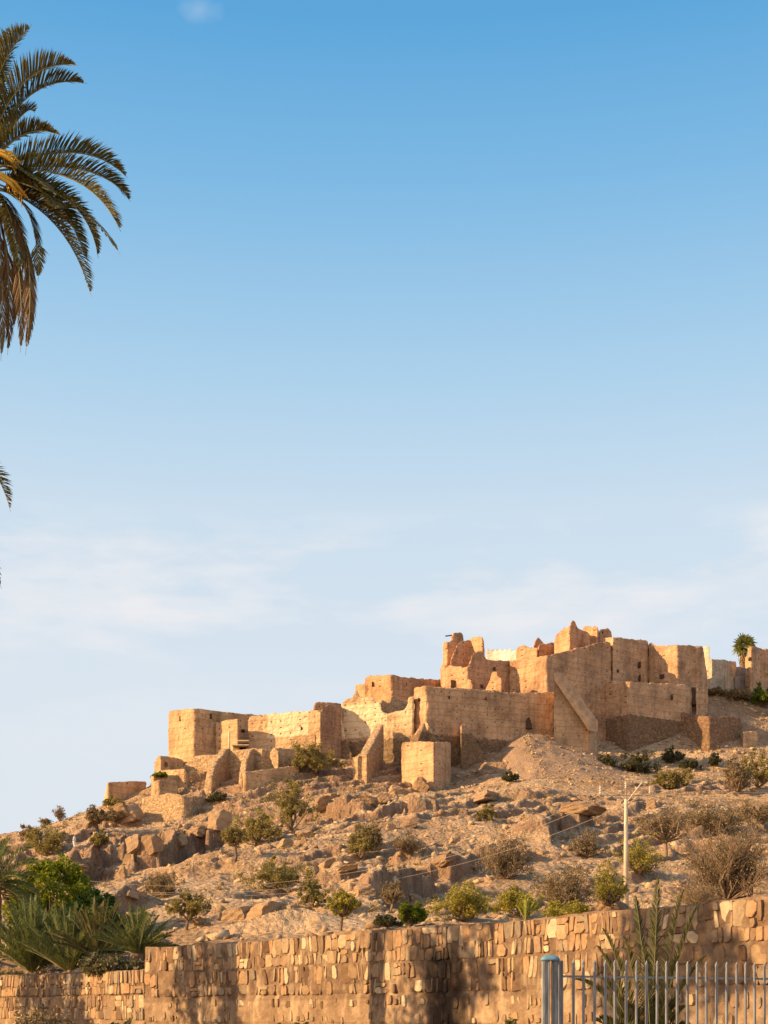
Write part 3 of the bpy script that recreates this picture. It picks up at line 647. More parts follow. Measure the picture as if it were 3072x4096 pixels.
def scatter_rocks(name, n, xr, yr, smin, smax, mask=None, pw=3.0, mat=RM, flat=.62, pts=None):
    X = rng.uniform(*xr, n*3); Y = np.sqrt(rng.uniform(yr[0]**2, yr[1]**2, n*3))
    x = (X-CX)/F*Y
    if mask is not None: k = mask(x, Y, X); x, Y = x[k], Y[k]
    x, Y = x[:n], Y[:n]; n = len(x)
    wy = wall_y_at(x); k = Y > wy+2; x, Y = x[k], Y[k]; n = len(x)
    s = smin*(smax/smin)**(rng.random(n)**pw)
    if pts is not None: x, Y, z = pts; n = len(x); s = smin*(smax/smin)**(rng.random(n)**pw)
    else: z = terrain_z(x, Y)
    V = IV[None]*(1+rng.uniform(-.42, .38, (n, 12, 1)))
    V = V*(s[:, None, None]*np.stack([rng.uniform(.75, 1.4, n), rng.uniform(.7, 1.2, n), rng.uniform(.3, .75, n)*flat/.62], 1)[:, None])*.5
    th = rng.uniform(-.6, .6, n); ph = rng.uniform(0, 6.28, n)
    c_, s_ = np.cos(th)[:, None], np.sin(th)[:, None]
    x2 = V[..., 0]*c_-V[..., 2]*s_; z2 = V[..., 0]*s_+V[..., 2]*c_
    c_, s_ = np.cos(ph)[:, None], np.sin(ph)[:, None]
    x3 = x2*c_-V[..., 1]*s_; y3 = x2*s_+V[..., 1]*c_
    P_ = np.stack([x3+x[:, None], y3+Y[:, None], z2+(z+s*.05)[:, None]], 2).reshape(-1, 3)
    Fc = (IF[None]+12*np.arange(n)[:, None, None]).reshape(-1, 3)
    o = npmesh(name, P_, Fc, mat); tag(o, kind='stuff'); return o
o = scatter_rocks('rubble', 20000, (-250, 3330), (30, 205), .07, .8, lambda x, y, X: (fbm(x*.07, y*.07, 3, 40)+rng.uniform(-.45, .55, len(x)) > 0), 4.2)
o['label'] = 'loose stones and small rocks littering the hillside'
o = scatter_rocks('mound_rubble', 2600, (2350, 3330), (198, 216), .12, .9, None, 4)
o['label'] = 'loose rubble lying on the mound beside the leaning bastion'
o = scatter_rocks('pebbles', 5200, (-250, 3330), (28, 84), .05, .42, None, 3.5)
o['label'] = 'small stones strewn on the ground just behind the garden wall'
# the pale scree fan below the archway: a cone of spoil laid on the slope
ap = W(3, 862, 1072, 190.6); A_ = ap
fan = MB(); nu, nv = 70, 60; Vf = []
for j in range(nv+1):
    for i in range(nu+1):
        th = R(-182+184*i/nu); r = j/nv
        x = A_.x+math.cos(th)*r*(14.5 if math.cos(th) > 0 else 6.5)+r*r*2.5; y = A_.y+math.sin(th)*r*21+.8
        zc = (r, x, y)
        Vf.append((x, y, zc))
_x = np.array([v[0] for v in Vf]); _y = np.array([v[1] for v in Vf]); _r = np.array([v[2][0] for v in Vf])
_z = base_z(_x, _y)+.75*fbm(_x*.06, _y*.06, 3, 1); _z = _z+(A_.z-.3-_z[0])*(1-_r)**1.25-.5*_r+fbm(_x*.6, _y*.6, 4, 31)*.4+.25
Vf = list(zip(_x, _y, _z))
Ff = [(j*(nu+1)+i, j*(nu+1)+i+1, (j+1)*(nu+1)+i+1, (j+1)*(nu+1)+i) for j in range(nv) for i in range(nu)]
scm, snt, sbs = mat_new('scree_gravel')
g = N(snt, 'ShaderNodeNewGeometry'); n2 = noise(snt, g.outputs['Position'], 4.5, 7, .8); n1 = noise(snt, g.outputs['Position'], .4, 4)
c = ramp(snt, n2, [(.32, (.22, .145, .09)), (.5, (.36, .24, .15)), (.62, (.46, .33, .21)), (.75, (.62, .48, .33))])
L(snt, mix(snt, .5, c, ramp(snt, n1, [(.3, (.7, .7, .7)), (.7, (1.1, 1.1, 1.1))]), 'MULTIPLY'), sbs.inputs['Base Color']); bump(snt, sbs, n2, 1, .2)
o = mesh('scree', Vf, Ff, scm, smooth=False); tag(o, 'fan of pale scree spilling from the archway of the curtain wall', None, None, 'stuff')

_th = rng.uniform(R(-182), R(2), 2600); _rr = np.sqrt(rng.random(2600))*.97
_x = A_.x+np.cos(_th)*_rr*np.where(np.cos(_th) > 0, 14.5, 5.5)+_rr*_rr*2.5; _y = A_.y+np.sin(_th)*_rr*21+.8
_z = base_z(_x, _y)+.75*fbm(_x*.06, _y*.06, 3, 1); _z = _z+(A_.z-.3-float(base_z(A_.x, A_.y+.8)[0]))*(1-_rr)**1.25-.5*_rr+fbm(_x*.6, _y*.6, 4, 31)*.4+.25
o = scatter_rocks('scree_stones', 10, (0, 100), (100, 110), .07, .45, None, 3.5, pts=(_x, _y, _z)); o['label'] = 'pale stones lying on the scree fan'

def boulder(p, sx, sy, sz, seed, mat=RM, tilt=0, rz=0):
    """angular faceted rock: an icosphere cut by random planes"""
    import bmesh
    r_ = random.Random(seed); bm = bmesh.new(); bmesh.ops.create_icosphere(bm, subdivisions=4, radius=1)
    pl = []
    from mathutils import Euler
    e3 = Euler((r_.uniform(-.35, .35), r_.uniform(-.35, .35), r_.uniform(-.8, .8))).to_matrix()
    for ax in ((1, 0, 0), (-1, 0, 0), (0, -1, 0), (0, 1, 0), (0, 0, 1), (0, 0, -1)): pl.append(((e3 @ Vector(ax)+Vector((r_.uniform(-.2, .2), r_.uniform(-.2, .2), r_.uniform(-.2, .2)))).normalized(), r_.uniform(.52, .72)))
    for i in range(6):
        nrm = Vector((r_.uniform(-1, 1), r_.uniform(-1, 1), r_.uniform(-.4, 1))).normalized(); pl.append((nrm, r_.uniform(.62, .85)))
    ct, st = math.cos(tilt), math.sin(tilt); cz, sz2 = math.cos(rz), math.sin(rz)
    for v in bm.verts:
        q = v.co.copy()
        for nrm, dd in pl:
            k = q.dot(nrm)
            if k > dd: q -= nrm*(k-dd)*.985
        q *= 1+.05*math.sin(q.x*9+seed)*math.sin(q.z*13)
        lay = .012*math.sin(q.z*23+q.x*5+seed)+.035*math.sin(q.z*8+q.x*4+seed*2); q.x += lay; q.y -= lay; x, y, z = q.x*sx/1.3, q.y*sy/1.3, q.z*sz/1.15
        x, z = x*ct-z*st, x*st+z*ct; x, y = x*cz-y*sz2, x*sz2+y*cz
        v.co = (x, y, z)
    me = bpy.data.meshes.new('boulder'); bm.to_mesh(me); bm.free(); me.materials.append(mat)
    o = bpy.data.objects.new('boulder', me); COL.objects.link(o); o.location = p; return o
def bpx(z_, px, py, w_, h_, label, seed, mat=RM, tilt=0, dm=0, depth=1.0, g='large rocks on the hillside'):
    """boulder whose foot sits at the pixel; w,h in zoom pixels"""
    p = ground_px(z_, px, py, dm); k = ZV[z_][2]/F*p.y
    w_ *= .9; h_ *= .88; o = boulder(p+Vector((0, .3, h_*k*.26)), w_*k, w_*k*depth, h_*k, seed, mat, tilt)
    tag(o, label, 'boulder', g); return o
bpx(11, 80, 705, 115, 85, 'smooth pale-orange boulder right of the small tree on the slope, brightest rock', 1, dm=90)
bpx(11, 250, 625, 140, 90, 'blocky brown rock just right of the smooth pale-orange boulder', 2, dm=90)
bpx(11, 240, 680, 65, 70, 'dark round stone wedged in front of the blocky brown rock', 3, RD, dm=90)
bpx(11, 1215, 235, 125, 125, 'upright dark slab leaning against the foot of the square bastion', 4, RD, .5, 140)
bpx(11, 1010, 260, 130, 85, 'broad pale faceted rock left of the leaning dark slab', 5, dm=140)
bpx(11, 760, 335, 160, 85, 'long wedge-shaped rock at the left of the rock row below the square bastion', 6, dm=140, tilt=-.4)
bpx(11, 900, 345, 120, 80, 'middle rock of the row under the square bastion, split by a dark cleft', 7, RD, .3, 140)
bpx(11, 1160, 345, 150, 125, 'layered rock heap directly below the bastion corner', 8, dm=140, tilt=-.3)
bpx(11, 1270, 375, 120, 75, 'rounded orange rock under the right end of the rock row', 9, dm=140)
bpx(11, 390, 390, 150, 120, 'dark cube-like rock right of the grey-green bush on the path edge', 10, RD, dm=140)
bpx(11, 470, 300, 110, 60, 'flat dark cap rock on top of the cube-like rock pile', 11, RD, dm=140)
bpx(11, 960, 560, 95, 65, 'small sunlit orange rock alone in the middle of the slope', 12, dm=110)
bpx(11, 1110, 545, 150, 70, 'low dark rock just right of the small sunlit orange rock', 13, RD, dm=110)
bpx(11, 1490, 665, 90, 75, 'round orange rock with a dark cap on the right of the middle slope', 14, dm=100)
bpx(11, 835, 730, 70, 85, 'narrow upright rock beside the bushy green shrub in the middle slope', 15, dm=100)
bpx(11, 1000, 955, 190, 100, 'big slanting slab with a dark broken edge above the dry leafless bush', 16, dm=90, tilt=.4)
bpx(11, 1100, 960, 100, 110, 'dark end block at the upper tip of the big slanting slab', 17, RD, .3, 90)
bpx(11, 305, 970, 110, 130, 'reddish split rock right of the wide olive bush', 18, dm=80)
bpx(11, 600, 890, 200, 60, 'long flat slab crossing the middle of the slope', 19, dm=90, tilt=.35)
bpx(11, 430, 860, 150, 60, 'flat tilted slab above the reddish split rock', 20, dm=90, tilt=.5)
bpx(11, 740, 1170, 190, 120, 'orange heap of layered stone left of the dry leafless bush', 21, dm=70)
bpx(11, 1400, 880, 200, 80, 'layered ledge rock at the right end of the slope above the olive bush', 22, RD, .4, 90)
bpx(6, 240, 1045, 230, 130, 'large smooth slab low on the left of the slope', 23, dm=60, tilt=.3)
bpx(6, 100, 1010, 200, 110, 'wide cracked slab left of the large smooth slab', 24, dm=60, tilt=.25)
bpx(6, 400, 1030, 200, 90, 'rounded dark-sided rock low on the slope under the wide olive bush', 25, dm=60)
bpx(9, 430, 1130, 150, 160, 'bright orange corner block at the foot of the cliff band', 26, dm=110)
bpx(9, 880, 1000, 230, 240, 'tall square-cut sunlit cliff block left of the olive tree', 27, dm=120, depth=.7)
bpx(9, 1390, 840, 150, 200, 'tall upright cliff block between the olive tree and the grey-green bush', 28, dm=120, depth=.7)
bpx(9, 640, 1000, 190, 110, 'pale grey-pink slab lying in the shaded gully', 29, dm=110)
bpx(9, 130, 1130, 190, 230, 'bulky dark cliff block in the middle of the cliff band', 30, RD, dm=110)
bpx(10, 1490, 540, 200, 200, 'bulging brown cliff block at the right of the lower cliff band', 31, dm=100)
bpx(10, 1350, 720, 110, 150, 'small upright pointed rock standing below the cliff band', 32, dm=90)
bpx(10, 830, 640, 230, 90, 'low dark overhanging rock below the walking person', 33, RD, dm=100)
bpx(10, 680, 300, 120, 95, 'sunlit square rock up the slope left of the walking person', 34, dm=130)
bpx(10, 1000, 215, 110, 70, 'pale tilted slab among the dry bushes above the walking person', 35, dm=130, tilt=.6)
bpx(10, 1420, 950, 200, 95, 'square brown boulder with a pale left face above the young palms', 36, dm=70)
bpx(10, 1550, 950, 120, 110, 'rounded boulder just right of the square brown boulder', 37, dm=70)
bpx(7, 385, 595, 60, 36, 'small square stone on bare soil left of the utility pole', 38, dm=90)
bpx(7, 1005, 330, 70, 60, 'round pale stone under the right end of the crossarm', 39, dm=90)
bpx(7, 620, 375, 220, 60, 'dark overhanging ledge stone left of the utility pole head', 40, RD, dm=100)
bpx(1, 200, 1120, 160, 130, 'brown outcrop block left of the bright rubble-stone bastion', 41, dm=140)
bpx(5, 800, 290, 120, 90, 'darker outcrop block farther left, between the lone wall and the bastion', 42, RD, dm=140)
bpx(7, 20, 300, 210, 60, 'long pale slab at the right end of the footpath under the curtain wall', 43, dm=120, tilt=.3)

# ------------------------------------------------------------------ vegetation
LM = {
 'olive': leaf_mat('olive_leaves', (.13, .11, .038), (.37, .29, .10)),
 'dry': leaf_mat('dry_leaves', (.15, .105, .055), (.30, .215, .115), .25),
 'lime': leaf_mat('lime_leaves', (.19, .165, .03), (.40, .33, .06)),
 'green': leaf_mat('green_leaves', (.06, .085, .010), (.20, .23, .022)),
 'dark': leaf_mat('dark_leaves', (.05, .050, .026), (.12, .11, .05)),
}
bark = plain('bark', (.17, .115, .075), .9, .35, 4)
twigm = plain('dry_twigs', (.26, .185, .12), .9, .3, 4)
def leaves(centres, rads, n, size, seed, asp=2.0):
    r_ = np.random.default_rng(seed); k = r_.integers(0, len(centres), n)
    C = np.array([tuple(c) for c in centres])[k]; Rr = np.array(rads)[k]
    d = r_.normal(size=(n, 3)); d /= np.linalg.norm(d, axis=1)[:, None]
    P_ = C+d*(Rr[:, None]*(r_.random(n)[:, None]**.45))
    a = r_.normal(size=(n, 3)); a /= np.linalg.norm(a, axis=1)[:, None]
    b2 = np.cross(a, r_.normal(size=(n, 3))); b2 /= np.linalg.norm(b2, axis=1)[:, None]
    s = size*r_.uniform(.6, 1.4, n)[:, None]
    V = np.stack([P_-a*s*asp*.5, P_-b2*s*.5, P_+a*s*asp*.5, P_+b2*s*.5], 1).reshape(-1, 3)
    return V, (np.arange(n)[:, None]*4+np.arange(4)[None])
def shrub(base, w_, h_, kind, label, seed, name='shrub', cat='shrub', trunk=0.0, dens=1.0, group=None, leafs=None, twiggy=0.0, nst=7, pm=None):
    """stems fan out of the base, leaf sprays gather round their ends; w,h metres; trunk = clear stem fraction"""
    r_ = random.Random(seed); root = empty(name, base); tag(root, label, cat, group)
    B = Vector(base)-Vector((0, 0, .25)); mb = MB(); tips = []; rads = []
    fork = B+Vector((r_.uniform(-.05, .05)*w_, 0, max(.05, trunk*h_)+.25))
    tr = max(.035, h_*.025)*(1.6 if trunk > .1 else 1)
    if trunk > .05:
        mid = (B+fork)/2+Vector((r_.uniform(-.06, .06)*h_, 0, 0)); mb.tube([B, mid, fork], [tr*1.25, tr, tr*.9], 7)
    hh_ = h_*(1-trunk)
    for i in range(nst*6):
        az = r_.uniform(0, 6.283); q = r_.random()
        rad = math.sqrt(q)*.47*w_; ht = hh_*(.30+.66*r_.random()*math.sqrt(max(.05, 1-q*.85)))
        ht = hh_*((.18 if trunk < .1 else .3)+.76*math.sqrt(max(.04, 1-q*.9))*(r_.random()**.7))
        lob = 1+.30*math.sin(az*2+seed)+.18*math.sin(az*5+seed*2.3); rad *= lob; ht *= .88+.2*math.sin(az*3+seed*1.7)
        tip = fork+Vector((math.cos(az)*rad, math.sin(az)*rad, ht))
        if i < nst*2 or twiggy:
            m1 = fork.lerp(tip, .45)+Vector((r_.uniform(-.1, .1)*w_, r_.uniform(-.1, .1)*w_, -.06*hh_))
            m2 = fork.lerp(tip, .75)+Vector((r_.uniform(-.06, .06)*w_, r_.uniform(-.06, .06)*w_, .02*hh_))
            mb.tube([fork, m1, m2, tip], [tr*.55, tr*.36, tr*.22, tr*.1], 4)
            for t_ in range(int(3+9*twiggy)):
                s0 = fork.lerp(tip, r_.uniform(.35, .95)); e0 = s0+Vector((r_.uniform(-.16, .16)*w_, r_.uniform(-.16, .16)*w_, r_.uniform(-.02, .24)*hh_))
                mm_ = s0.lerp(e0, .5)+Vector((r_.uniform(-.03, .03)*w_, 0, .02*hh_))
                mb.tube([s0, mm_, e0], [tr*.14, tr*.10, tr*.05], 3)
                tips.append(e0); rads.append(w_*r_.uniform(.035, .08))
        tips.append(tip); rads.append(w_*r_.uniform(.07, .13))
    mb.build('stem' if trunk <= .05 else 'trunk', twigm if kind == 'dry' else bark, root)
    n = int((leafs or 4200)*dens)
    px_m = 1422/max(base[1], 20)
    V, Fq_ = leaves(tips, rads, int(n*1.15), max(.045, .92/px_m) if leafs is None else .07, seed)
    npmesh('crown', V, Fq_, LM[kind] if pm is None else pm, root)
    return root
def spx(X, Y, w_, h_, kind, label, seed, dm=0, **k):
    """shrub whose foot sits at overview pixel (X,Y), size in overview pixels"""
    p = ground_px(0, X, Y, dm); s = 1.8517/F*p.y
    return shrub(tuple(p), w_*s*1.06, h_*s*1.06, kind, label, seed, **k)
spx(680, 1672, 98, 74, 'olive', 'dense olive bush leaning on the right end of the low terrace wall', 101, 140, dens=1.9)
spx(632, 1800, 88, 125, 'olive', 'tall grey-green bush right of the tall upright cliff block', 102, 110, dens=1.7)
spx(548, 1828, 92, 80, 'olive', 'wide olive tree crown in front of the cliff blocks', 103, 110, dens=1.7)
spx(505, 1864, 62, 78, 'olive', 'small tree with a thin bare trunk, left below the wide olive crown', 104, 100, trunk=.4, dens=.9, name='tree', cat='tree')
spx(775, 1858, 62, 78, 'olive', 'bushy green shrub beside a narrow upright rock, mid slope', 105, 90, dens=1.4)
spx(800, 1840, 60, 70, 'dry', 'thin brown twiggy bush right behind the bushy green shrub, mid slope', 106, 90, twiggy=.6)
spx(885, 1846, 60, 50, 'dry', 'faint grey leafless bush alone right of the mid-slope shrubs', 107, 90, twiggy=1, dens=.5)
spx(607, 1925, 118, 66, 'olive', 'wide spreading olive bush crossed by the power lines', 108, 70, dens=1.9)
spx(678, 1962, 56, 66, 'olive', 'upright olive bush right below the wide spreading one', 109, 60, dens=1.2)
spx(736, 2012, 62, 84, 'lime', 'small leaning tree with yellow-green leaves just behind the garden wall', 110, 44, trunk=.34, name='tree', cat='tree', dens=1.0)
spx(846, 1972, 56, 66, 'dry', 'dry leafless bush with a bare stem, left above the bright green bush', 111, 50, trunk=.25, twiggy=.8, dens=.8)
spx(893, 2000, 68, 50, 'green', 'bright green round bush just behind the garden wall', 112, 44, dens=1.7)
spx(840, 2008, 52, 26, 'green', 'low dark green bush touching the left of the bright green round bush', 113, 44, dens=.9, pm=LM['dark'])
spx(1003, 1992, 116, 86, 'lime', 'round airy olive-yellow bush behind the middle of the garden wall', 114, 44, dens=1.7, twiggy=.3)
spx(1088, 1900, 98, 102, 'dry', 'big brown leafless bush on the slope under the scree', 115, 70, twiggy=.9, dens=1.6)
spx(1120, 1985, 102, 74, 'lime', 'bright yellow-green bush with a tuft of palm leaves in front', 116, 44, dens=1.7)
spx(1222, 1965, 132, 118, 'dry', 'brownish round bush left of the utility pole, above the low lime bush', 117, 60, twiggy=.7, dens=2.0)
spx(1215, 1990, 110, 38, 'lime', 'low spreading lime bush along the top of the garden wall', 118, 44, dens=1.3)
spx(1312, 1962, 84, 92, 'lime', 'olive-lime bush just left of the utility pole foot', 119, 60, dens=1.5, twiggy=.3)
spx(1382, 1890, 92, 92, 'lime', 'thin lime bush directly right of the utility pole', 120, 90, dens=1.0, twiggy=.5)
spx(1272, 1853, 66, 62, 'dry', 'dark leafless bush on bare soil left of the utility pole', 121, 90, twiggy=1, dens=.7)
spx(1437, 1853, 128, 112, 'dry', 'leafless tree with a forked Y-shaped trunk right of the utility pole', 122, 90, trunk=.28, twiggy=1, dens=.8, name='tree', cat='tree')
spx(1580, 1950, 205, 195, 'olive', 'huge sparse grey-olive thorn bush filling the right side above the garden wall', 123, 50, twiggy=2.0, dens=1.0, nst=13, pm=leaf_mat('thorn_leaves', (.17, .135, .055), (.36, .28, .12)))
spx(1500, 1960, 120, 60, 'dry', 'low dry bush with long bare branches left of the huge thorn bush', 124, 50, twiggy=1.2, dens=.5)
spx(1590, 1712, 68, 88, 'dry', 'brown bush left of the olive bush at the right edge, near the foundation', 125, 130, dens=1.3, twiggy=.5)
spx(1638, 1706, 84, 88, 'olive', 'olive bush cut by the right edge, below the small square block of wall', 126, 130, dens=1.7)
spx(1450, 1706, 74, 52, 'olive', 'rounded olive bush right of the utility pole head', 127, 130, dens=1.5)
spx(1375, 1672, 86, 46, 'dry', 'dark scrubby bush at the foot of the lower bastion', 128, 150, dens=1.5, pm=LM['dark'])
spx(1308, 1662, 34, 30, 'dark', 'small dark round bush at the lower corner of the giant buttress', 129, 150)
spx(1452, 1650, 52, 34, 'dark', 'dark bush against the stone base right of the scrubby bush', 130, 150)
spx(1545, 1656, 28, 28, 'dark', 'small dark bush between the foundation and the olive bush', 131, 150, dens=.7)
spx(1490, 1662, 44, 18, 'dark', 'flat dark shrub on the pale mound before the foundation', 132, 150, dens=.7)
spx(1104, 1690, 32, 22, 'dark', 'small dark green bush left of the scree fan', 133, 140, dens=.8)
spx(406, 2008, 74, 80, 'olive', 'yellow-olive shrub on a bare stem low on the slope, right of the young palms', 134, 48, trunk=.22, dens=1.3, name='tree', cat='tree')
spx(346, 1938, 98, 54, 'dry', 'low brown bush on the slope above the young palms', 135, 60, dens=1.5)
spx(96, 1850, 100, 62, 'olive', 'grey-olive bush behind the bright green tree', 136, 90, dens=1.5)
spx(246, 1744, 46, 24, 'olive', 'small green-grey bush at the left foot of the lone skyline wall', 137, 150, dens=.9)
spx(130, 1772, 30, 36, 'dry', 'tallest twiggy shrub on the skyline above the walking person', 138, 130, twiggy=1, dens=.10)
spx(98, 1782, 26, 16, 'dry', 'small low shrub on the skyline left of the tallest skyline shrub', 139, 130, twiggy=.5, dens=.12)
spx(50, 1790, 12, 12, 'dry', 'tiny shrub farthest left on the skyline', 140, 130, dens=.05)
spx(205, 1785, 56, 42, 'dry', 'brown bush among rocks just up the slope right of the walking person', 141, 130, dens=1.2)
spx(248, 1778, 46, 30, 'dry', 'brown bush between the person and the bright rubble-stone bastion', 142, 130, dens=.9)
spx(214, 1838, 42, 40, 'olive', 'small green bush on the edge of the cliff band right of the person', 143, 110, dens=1.0)
spx(66, 1812, 46, 22, 'dry', 'flat brown bush on the open slope left of the walking person', 144, 120, dens=.7)
spx(1050, 1786, 46, 36, 'olive', 'pale green bush on the path below the curtain wall', 145, 120, dens=.7)
spx(1540, 1800, 130, 62, 'dry', 'wide straw-brown scrub above the huge thorn bush', 146, 110, dens=1.3, twiggy=.3)
spx(1640, 1780, 80, 50, 'dry', 'straw-brown bush at the right edge under the power lines', 147, 110, dens=1.0)
shrub(tuple(W(1, 405, 850, 181.6)), 2.2, .7, 'green', 'green weeds growing along the top of the weed-topped low wall', 148, dens=.5)
spx(1648, 1530, 56, 52, 'green', 'green bush in shade at the right edge below the merlon tower', 149, 212, dens=1.8)
spx(1585, 1510, 80, 16, 'dry', 'dark scrub in the shaded gully behind the rubble mound', 150, 213, dens=1.5)
spx(1545, 1502, 40, 13, 'dry', 'dark scrub right of the leaning bastion foot', 151, 212, dens=1.0)
spx(1020, 1640, 36, 40, 'dark', 'dark weeds growing at the foot of the curtain wall, between two buttresses', 152, 150, dens=.5)
spx(470, 1735, 40, 18, 'dark', 'small grey bush on the ledge right of the bright bastion', 153, 140, dens=.6)

# scattered dry tufts, uncountable
nT = 2600; Xs = rng.uniform(-250, 3330, nT); Ys = np.sqrt(rng.uniform(62**2, 200**2, nT)); xs = (Xs-CX)/F*Ys; zs = terrain_z(xs, Ys)
kk = (fbm(xs*.08, Ys*.08, 3, 60) > -.05); xs, Ys, zs = xs[kk], Ys[kk], zs[kk]; nT = len(xs)
nb = 22; Rr = rng.uniform(.12, .5, nT)
c0 = np.repeat(np.stack([xs, Ys, zs], 1), nb, 0); rr = np.repeat(Rr, nb)[:, None]; nn = nT*nb
d = rng.normal(size=(nn, 3)); d[:, 2] = np.abs(d[:, 2]); d /= np.linalg.norm(d, axis=1)[:, None]
sd_ = np.cross(d, rng.normal(size=(nn, 3))); sd_ /= np.linalg.norm(sd_, axis=1)[:, None]
st_ = c0+rng.normal(size=(nn, 3))*rr*.35*[1, 1, .1]
V = np.stack([st_-sd_*.03, st_+sd_*.03, st_+d*rr*1.2], 1).reshape(-1, 3)
o = npmesh('dry_grass', V, np.arange(nn*3).reshape(-1, 3), leaf_mat('straw', (.15, .11, .05), (.34, .25, .12), .2)); tag(o, 'dry grass and thorn tufts dotted over the hillside', None, None, 'stuff')

# ---- palms
PF = leaf_mat('palm_leaflets', (.055, .053, .022), (.20, .165, .055), .35)
PFg = leaf_mat('young_palm_leaflets', (.06, .085, .030), (.22, .235, .085), .38)
PD = leaf_mat('dead_palm_leaflets', (.10, .062, .032), (.22, .14, .07), .15)
rachm = plain('palm_rib', (.24, .22, .09), .6, .2)
yellow = plain('flower_stalk', (.62, .36, .05), .5, .15)
trunkm = plain('palm_trunk', (.19, .125, .08), .95, .45, 5)
def bez(a, b2, c, n):
    return [a.lerp(b2, t).lerp(b2.lerp(c, t), t) for t in [i/n for i in range(n+1)]]
def frond(parent, a, b2, c, leaf=.42, wid=.028, mat=None, nl=62, up=Vector((0, 0, 1)), vee=.6, lift=.55, droop=.0, seed=0, rad=.022, name='frond'):
    r_ = random.Random(seed); pts = bez(a, b2, c, 24); V = []; Fc = []
    mb = MB(); mb.tube(pts[::2], [rad*(1-.8*i/12) for i in range(13)], 5)
    for i in range(nl):
        t = .10+.9*(i+r_.random()*.6)/nl; f = t*24; k = min(23, int(f)); p = pts[k].lerp(pts[k+1], f-k)
        T = (pts[k+1]-pts[k]).normalized(); Sv = T.cross(up)
        if Sv.length < .15: Sv = T.cross(Vector((0, 1, .2)))
        Sv.normalize(); U = Sv.cross(T).normalized()
        ln = leaf*(math.sin(math.pi*min(1, (t*.86+.17)))**.6)*r_.uniform(.85, 1.1)
        for s in (-1, 1):
            if r_.random() < .05: continue
            fw = .42+.62*t+.5*max(0, t-.85)/.15
            dv = (T*fw+Sv*s*vee*r_.uniform(.7, 1.25)+U*lift*r_.uniform(.6, 1.3)+Vector((0, 0, -droop))).normalized()
            sdv = dv.cross(T.cross(dv)+Vector((r_.uniform(-.3, .3), r_.uniform(-.3, .3), r_.uniform(-.3, .3)))).normalized()*wid*.5
            e1 = p+dv*ln*.55; e2 = p+(dv*ln)+Vector((0, 0, -.12*ln))
            j = len(V); V += [p-sdv*.5, p+sdv*.5, e1+sdv, e1-sdv, e2]; Fc += [(j, j+1, j+2, j+3), (j+3, j+2, j+4)]
    n0 = len(mb.V); mi = [1]*len(mb.F)+[0]*len(Fc)
    Fa = mb.F+[tuple(q+n0 for q in f) for f in Fc]
    return mesh(name, mb.V+[tuple(v) for v in V], Fa, [mat or PF, rachm], parent, mi=mi)
D1 = 32.0
crown = W(8, -120, 960, D1)
palm = empty('date_palm', (crown.x, crown.y, 0)); tag(palm, 'big date palm with arching fronds hanging into the upper left of the sky', 'palm tree')
mb = MB(); tp = []
for i in range(40):
    z = crown.z*i/39; tp.append((crown.x-1.3*(1-i/39)**.6, crown.y, z-.1))
mb.tube(tp, [.30+(.05 if i % 2 else 0)-.06*i/39+(.10 if i > 35 else 0) for i in range(40)], 12); mb.build('trunk', trunkm, palm)
FR = [ # control pixels in palm zoom: start, via, end, depth offsets, kind
 ((-60, 900), (-20, 480), (190, 140), 0, -.3, 'g', .52), ((-60, 860), (10, 500), (60, 150), .3, .6, 'g', .5), ((-80, 860), (-60, 400), (-10, 120), 0, .2, 'g', .5),
 ((-60, 880), (150, 480), (465, 385), -.2, -.6, 'g', .46), ((-60, 930), (180, 560), (515, 492), .2, .5, 'g', .42), ((-40, 940), (120, 690), (205, 665), .1, .9, 'g', .3),
 ((-40, 960), (150, 790), (360, 800), -.1, -.4, 'g', .34), ((-40, 1000), (430, 900), (752, 1050), .1, .3, 'g', .40), ((-40, 1010), (480, 1000), (772, 1190), .2, .8, 'g', .38),
 ((-40, 1010), (430, 1060), (715, 1370), -.2, -.5, 'g', .44), ((-40, 1030), (400, 1180), (708, 1500), -.3, -.9, 'y', .40), ((-30, 1030), (400, 1180), (580, 1525), 0, .2, 'g', .36),
 ((-30, 1060), (300, 1160), (520, 1550), .2, .9, 'g', .36), ((-30, 1100), (330, 1330), (540, 1755), .1, -.3, 'g', .38), ((-30, 1080), (250, 1210), (470, 1370), .2, 1.0, 'g', .34),
 ((-30, 1120), (170, 1260), (225, 1660), -.2, -.2, 'y', .36), ((-40, 1040), (230, 1120), (330, 1230), -.5, -1.2, 'y', .42), ((-40, 980), (120, 1000), (330, 1150), -.5, -1.5, 'y', .42),
 ((-40, 1150), (110, 1350), (205, 1760), .0, .1, 'y', .34),
 ((-30, 1150), (190, 1420), (150, 2095), -.3, -.5, 'd', .46), ((-30, 1150), (150, 1380), (185, 1990), -.2, -.4, 'd', .42), ((-40, 1150), (120, 1500), (120, 2080), -.3, -.2, 'd', .42), ((-50, 1150), (60, 1500), (45, 2095), .1, .3, 'd', .4),
 ((-60, 1150), (20, 1500), (5, 2130), .2, .1, 'd', .4), ((-60, 1150), (110, 1450), (75, 1950), .0, .3, 'd', .36), ((-40, 1100), (60, 1280), (115, 1600), -.3, -.6, 'y', .4)]
for i, (a, b2, c, da, dc, kd, lf) in enumerate(FR):
    A = W(8, *a, D1+da*.2); B = W(8, *b2, D1+da); C = W(8, *c, D1+dc)
    # quadratic control so that the rib passes through the traced middle point
    B = B*2-(A+C)/2 if kd != 'd' else B*1.5-(A+C)*.25
    frond(palm, A, B, C, lf*1.42*random.uniform(.92, 1.08), .027, PD if kd == 'd' else PF, 150 if kd != 'd' else 130, seed=i, vee=.75 if kd != 'd' else .5, lift=.62 if kd == 'g' else .1, droop=0 if kd != 'd' else .8)
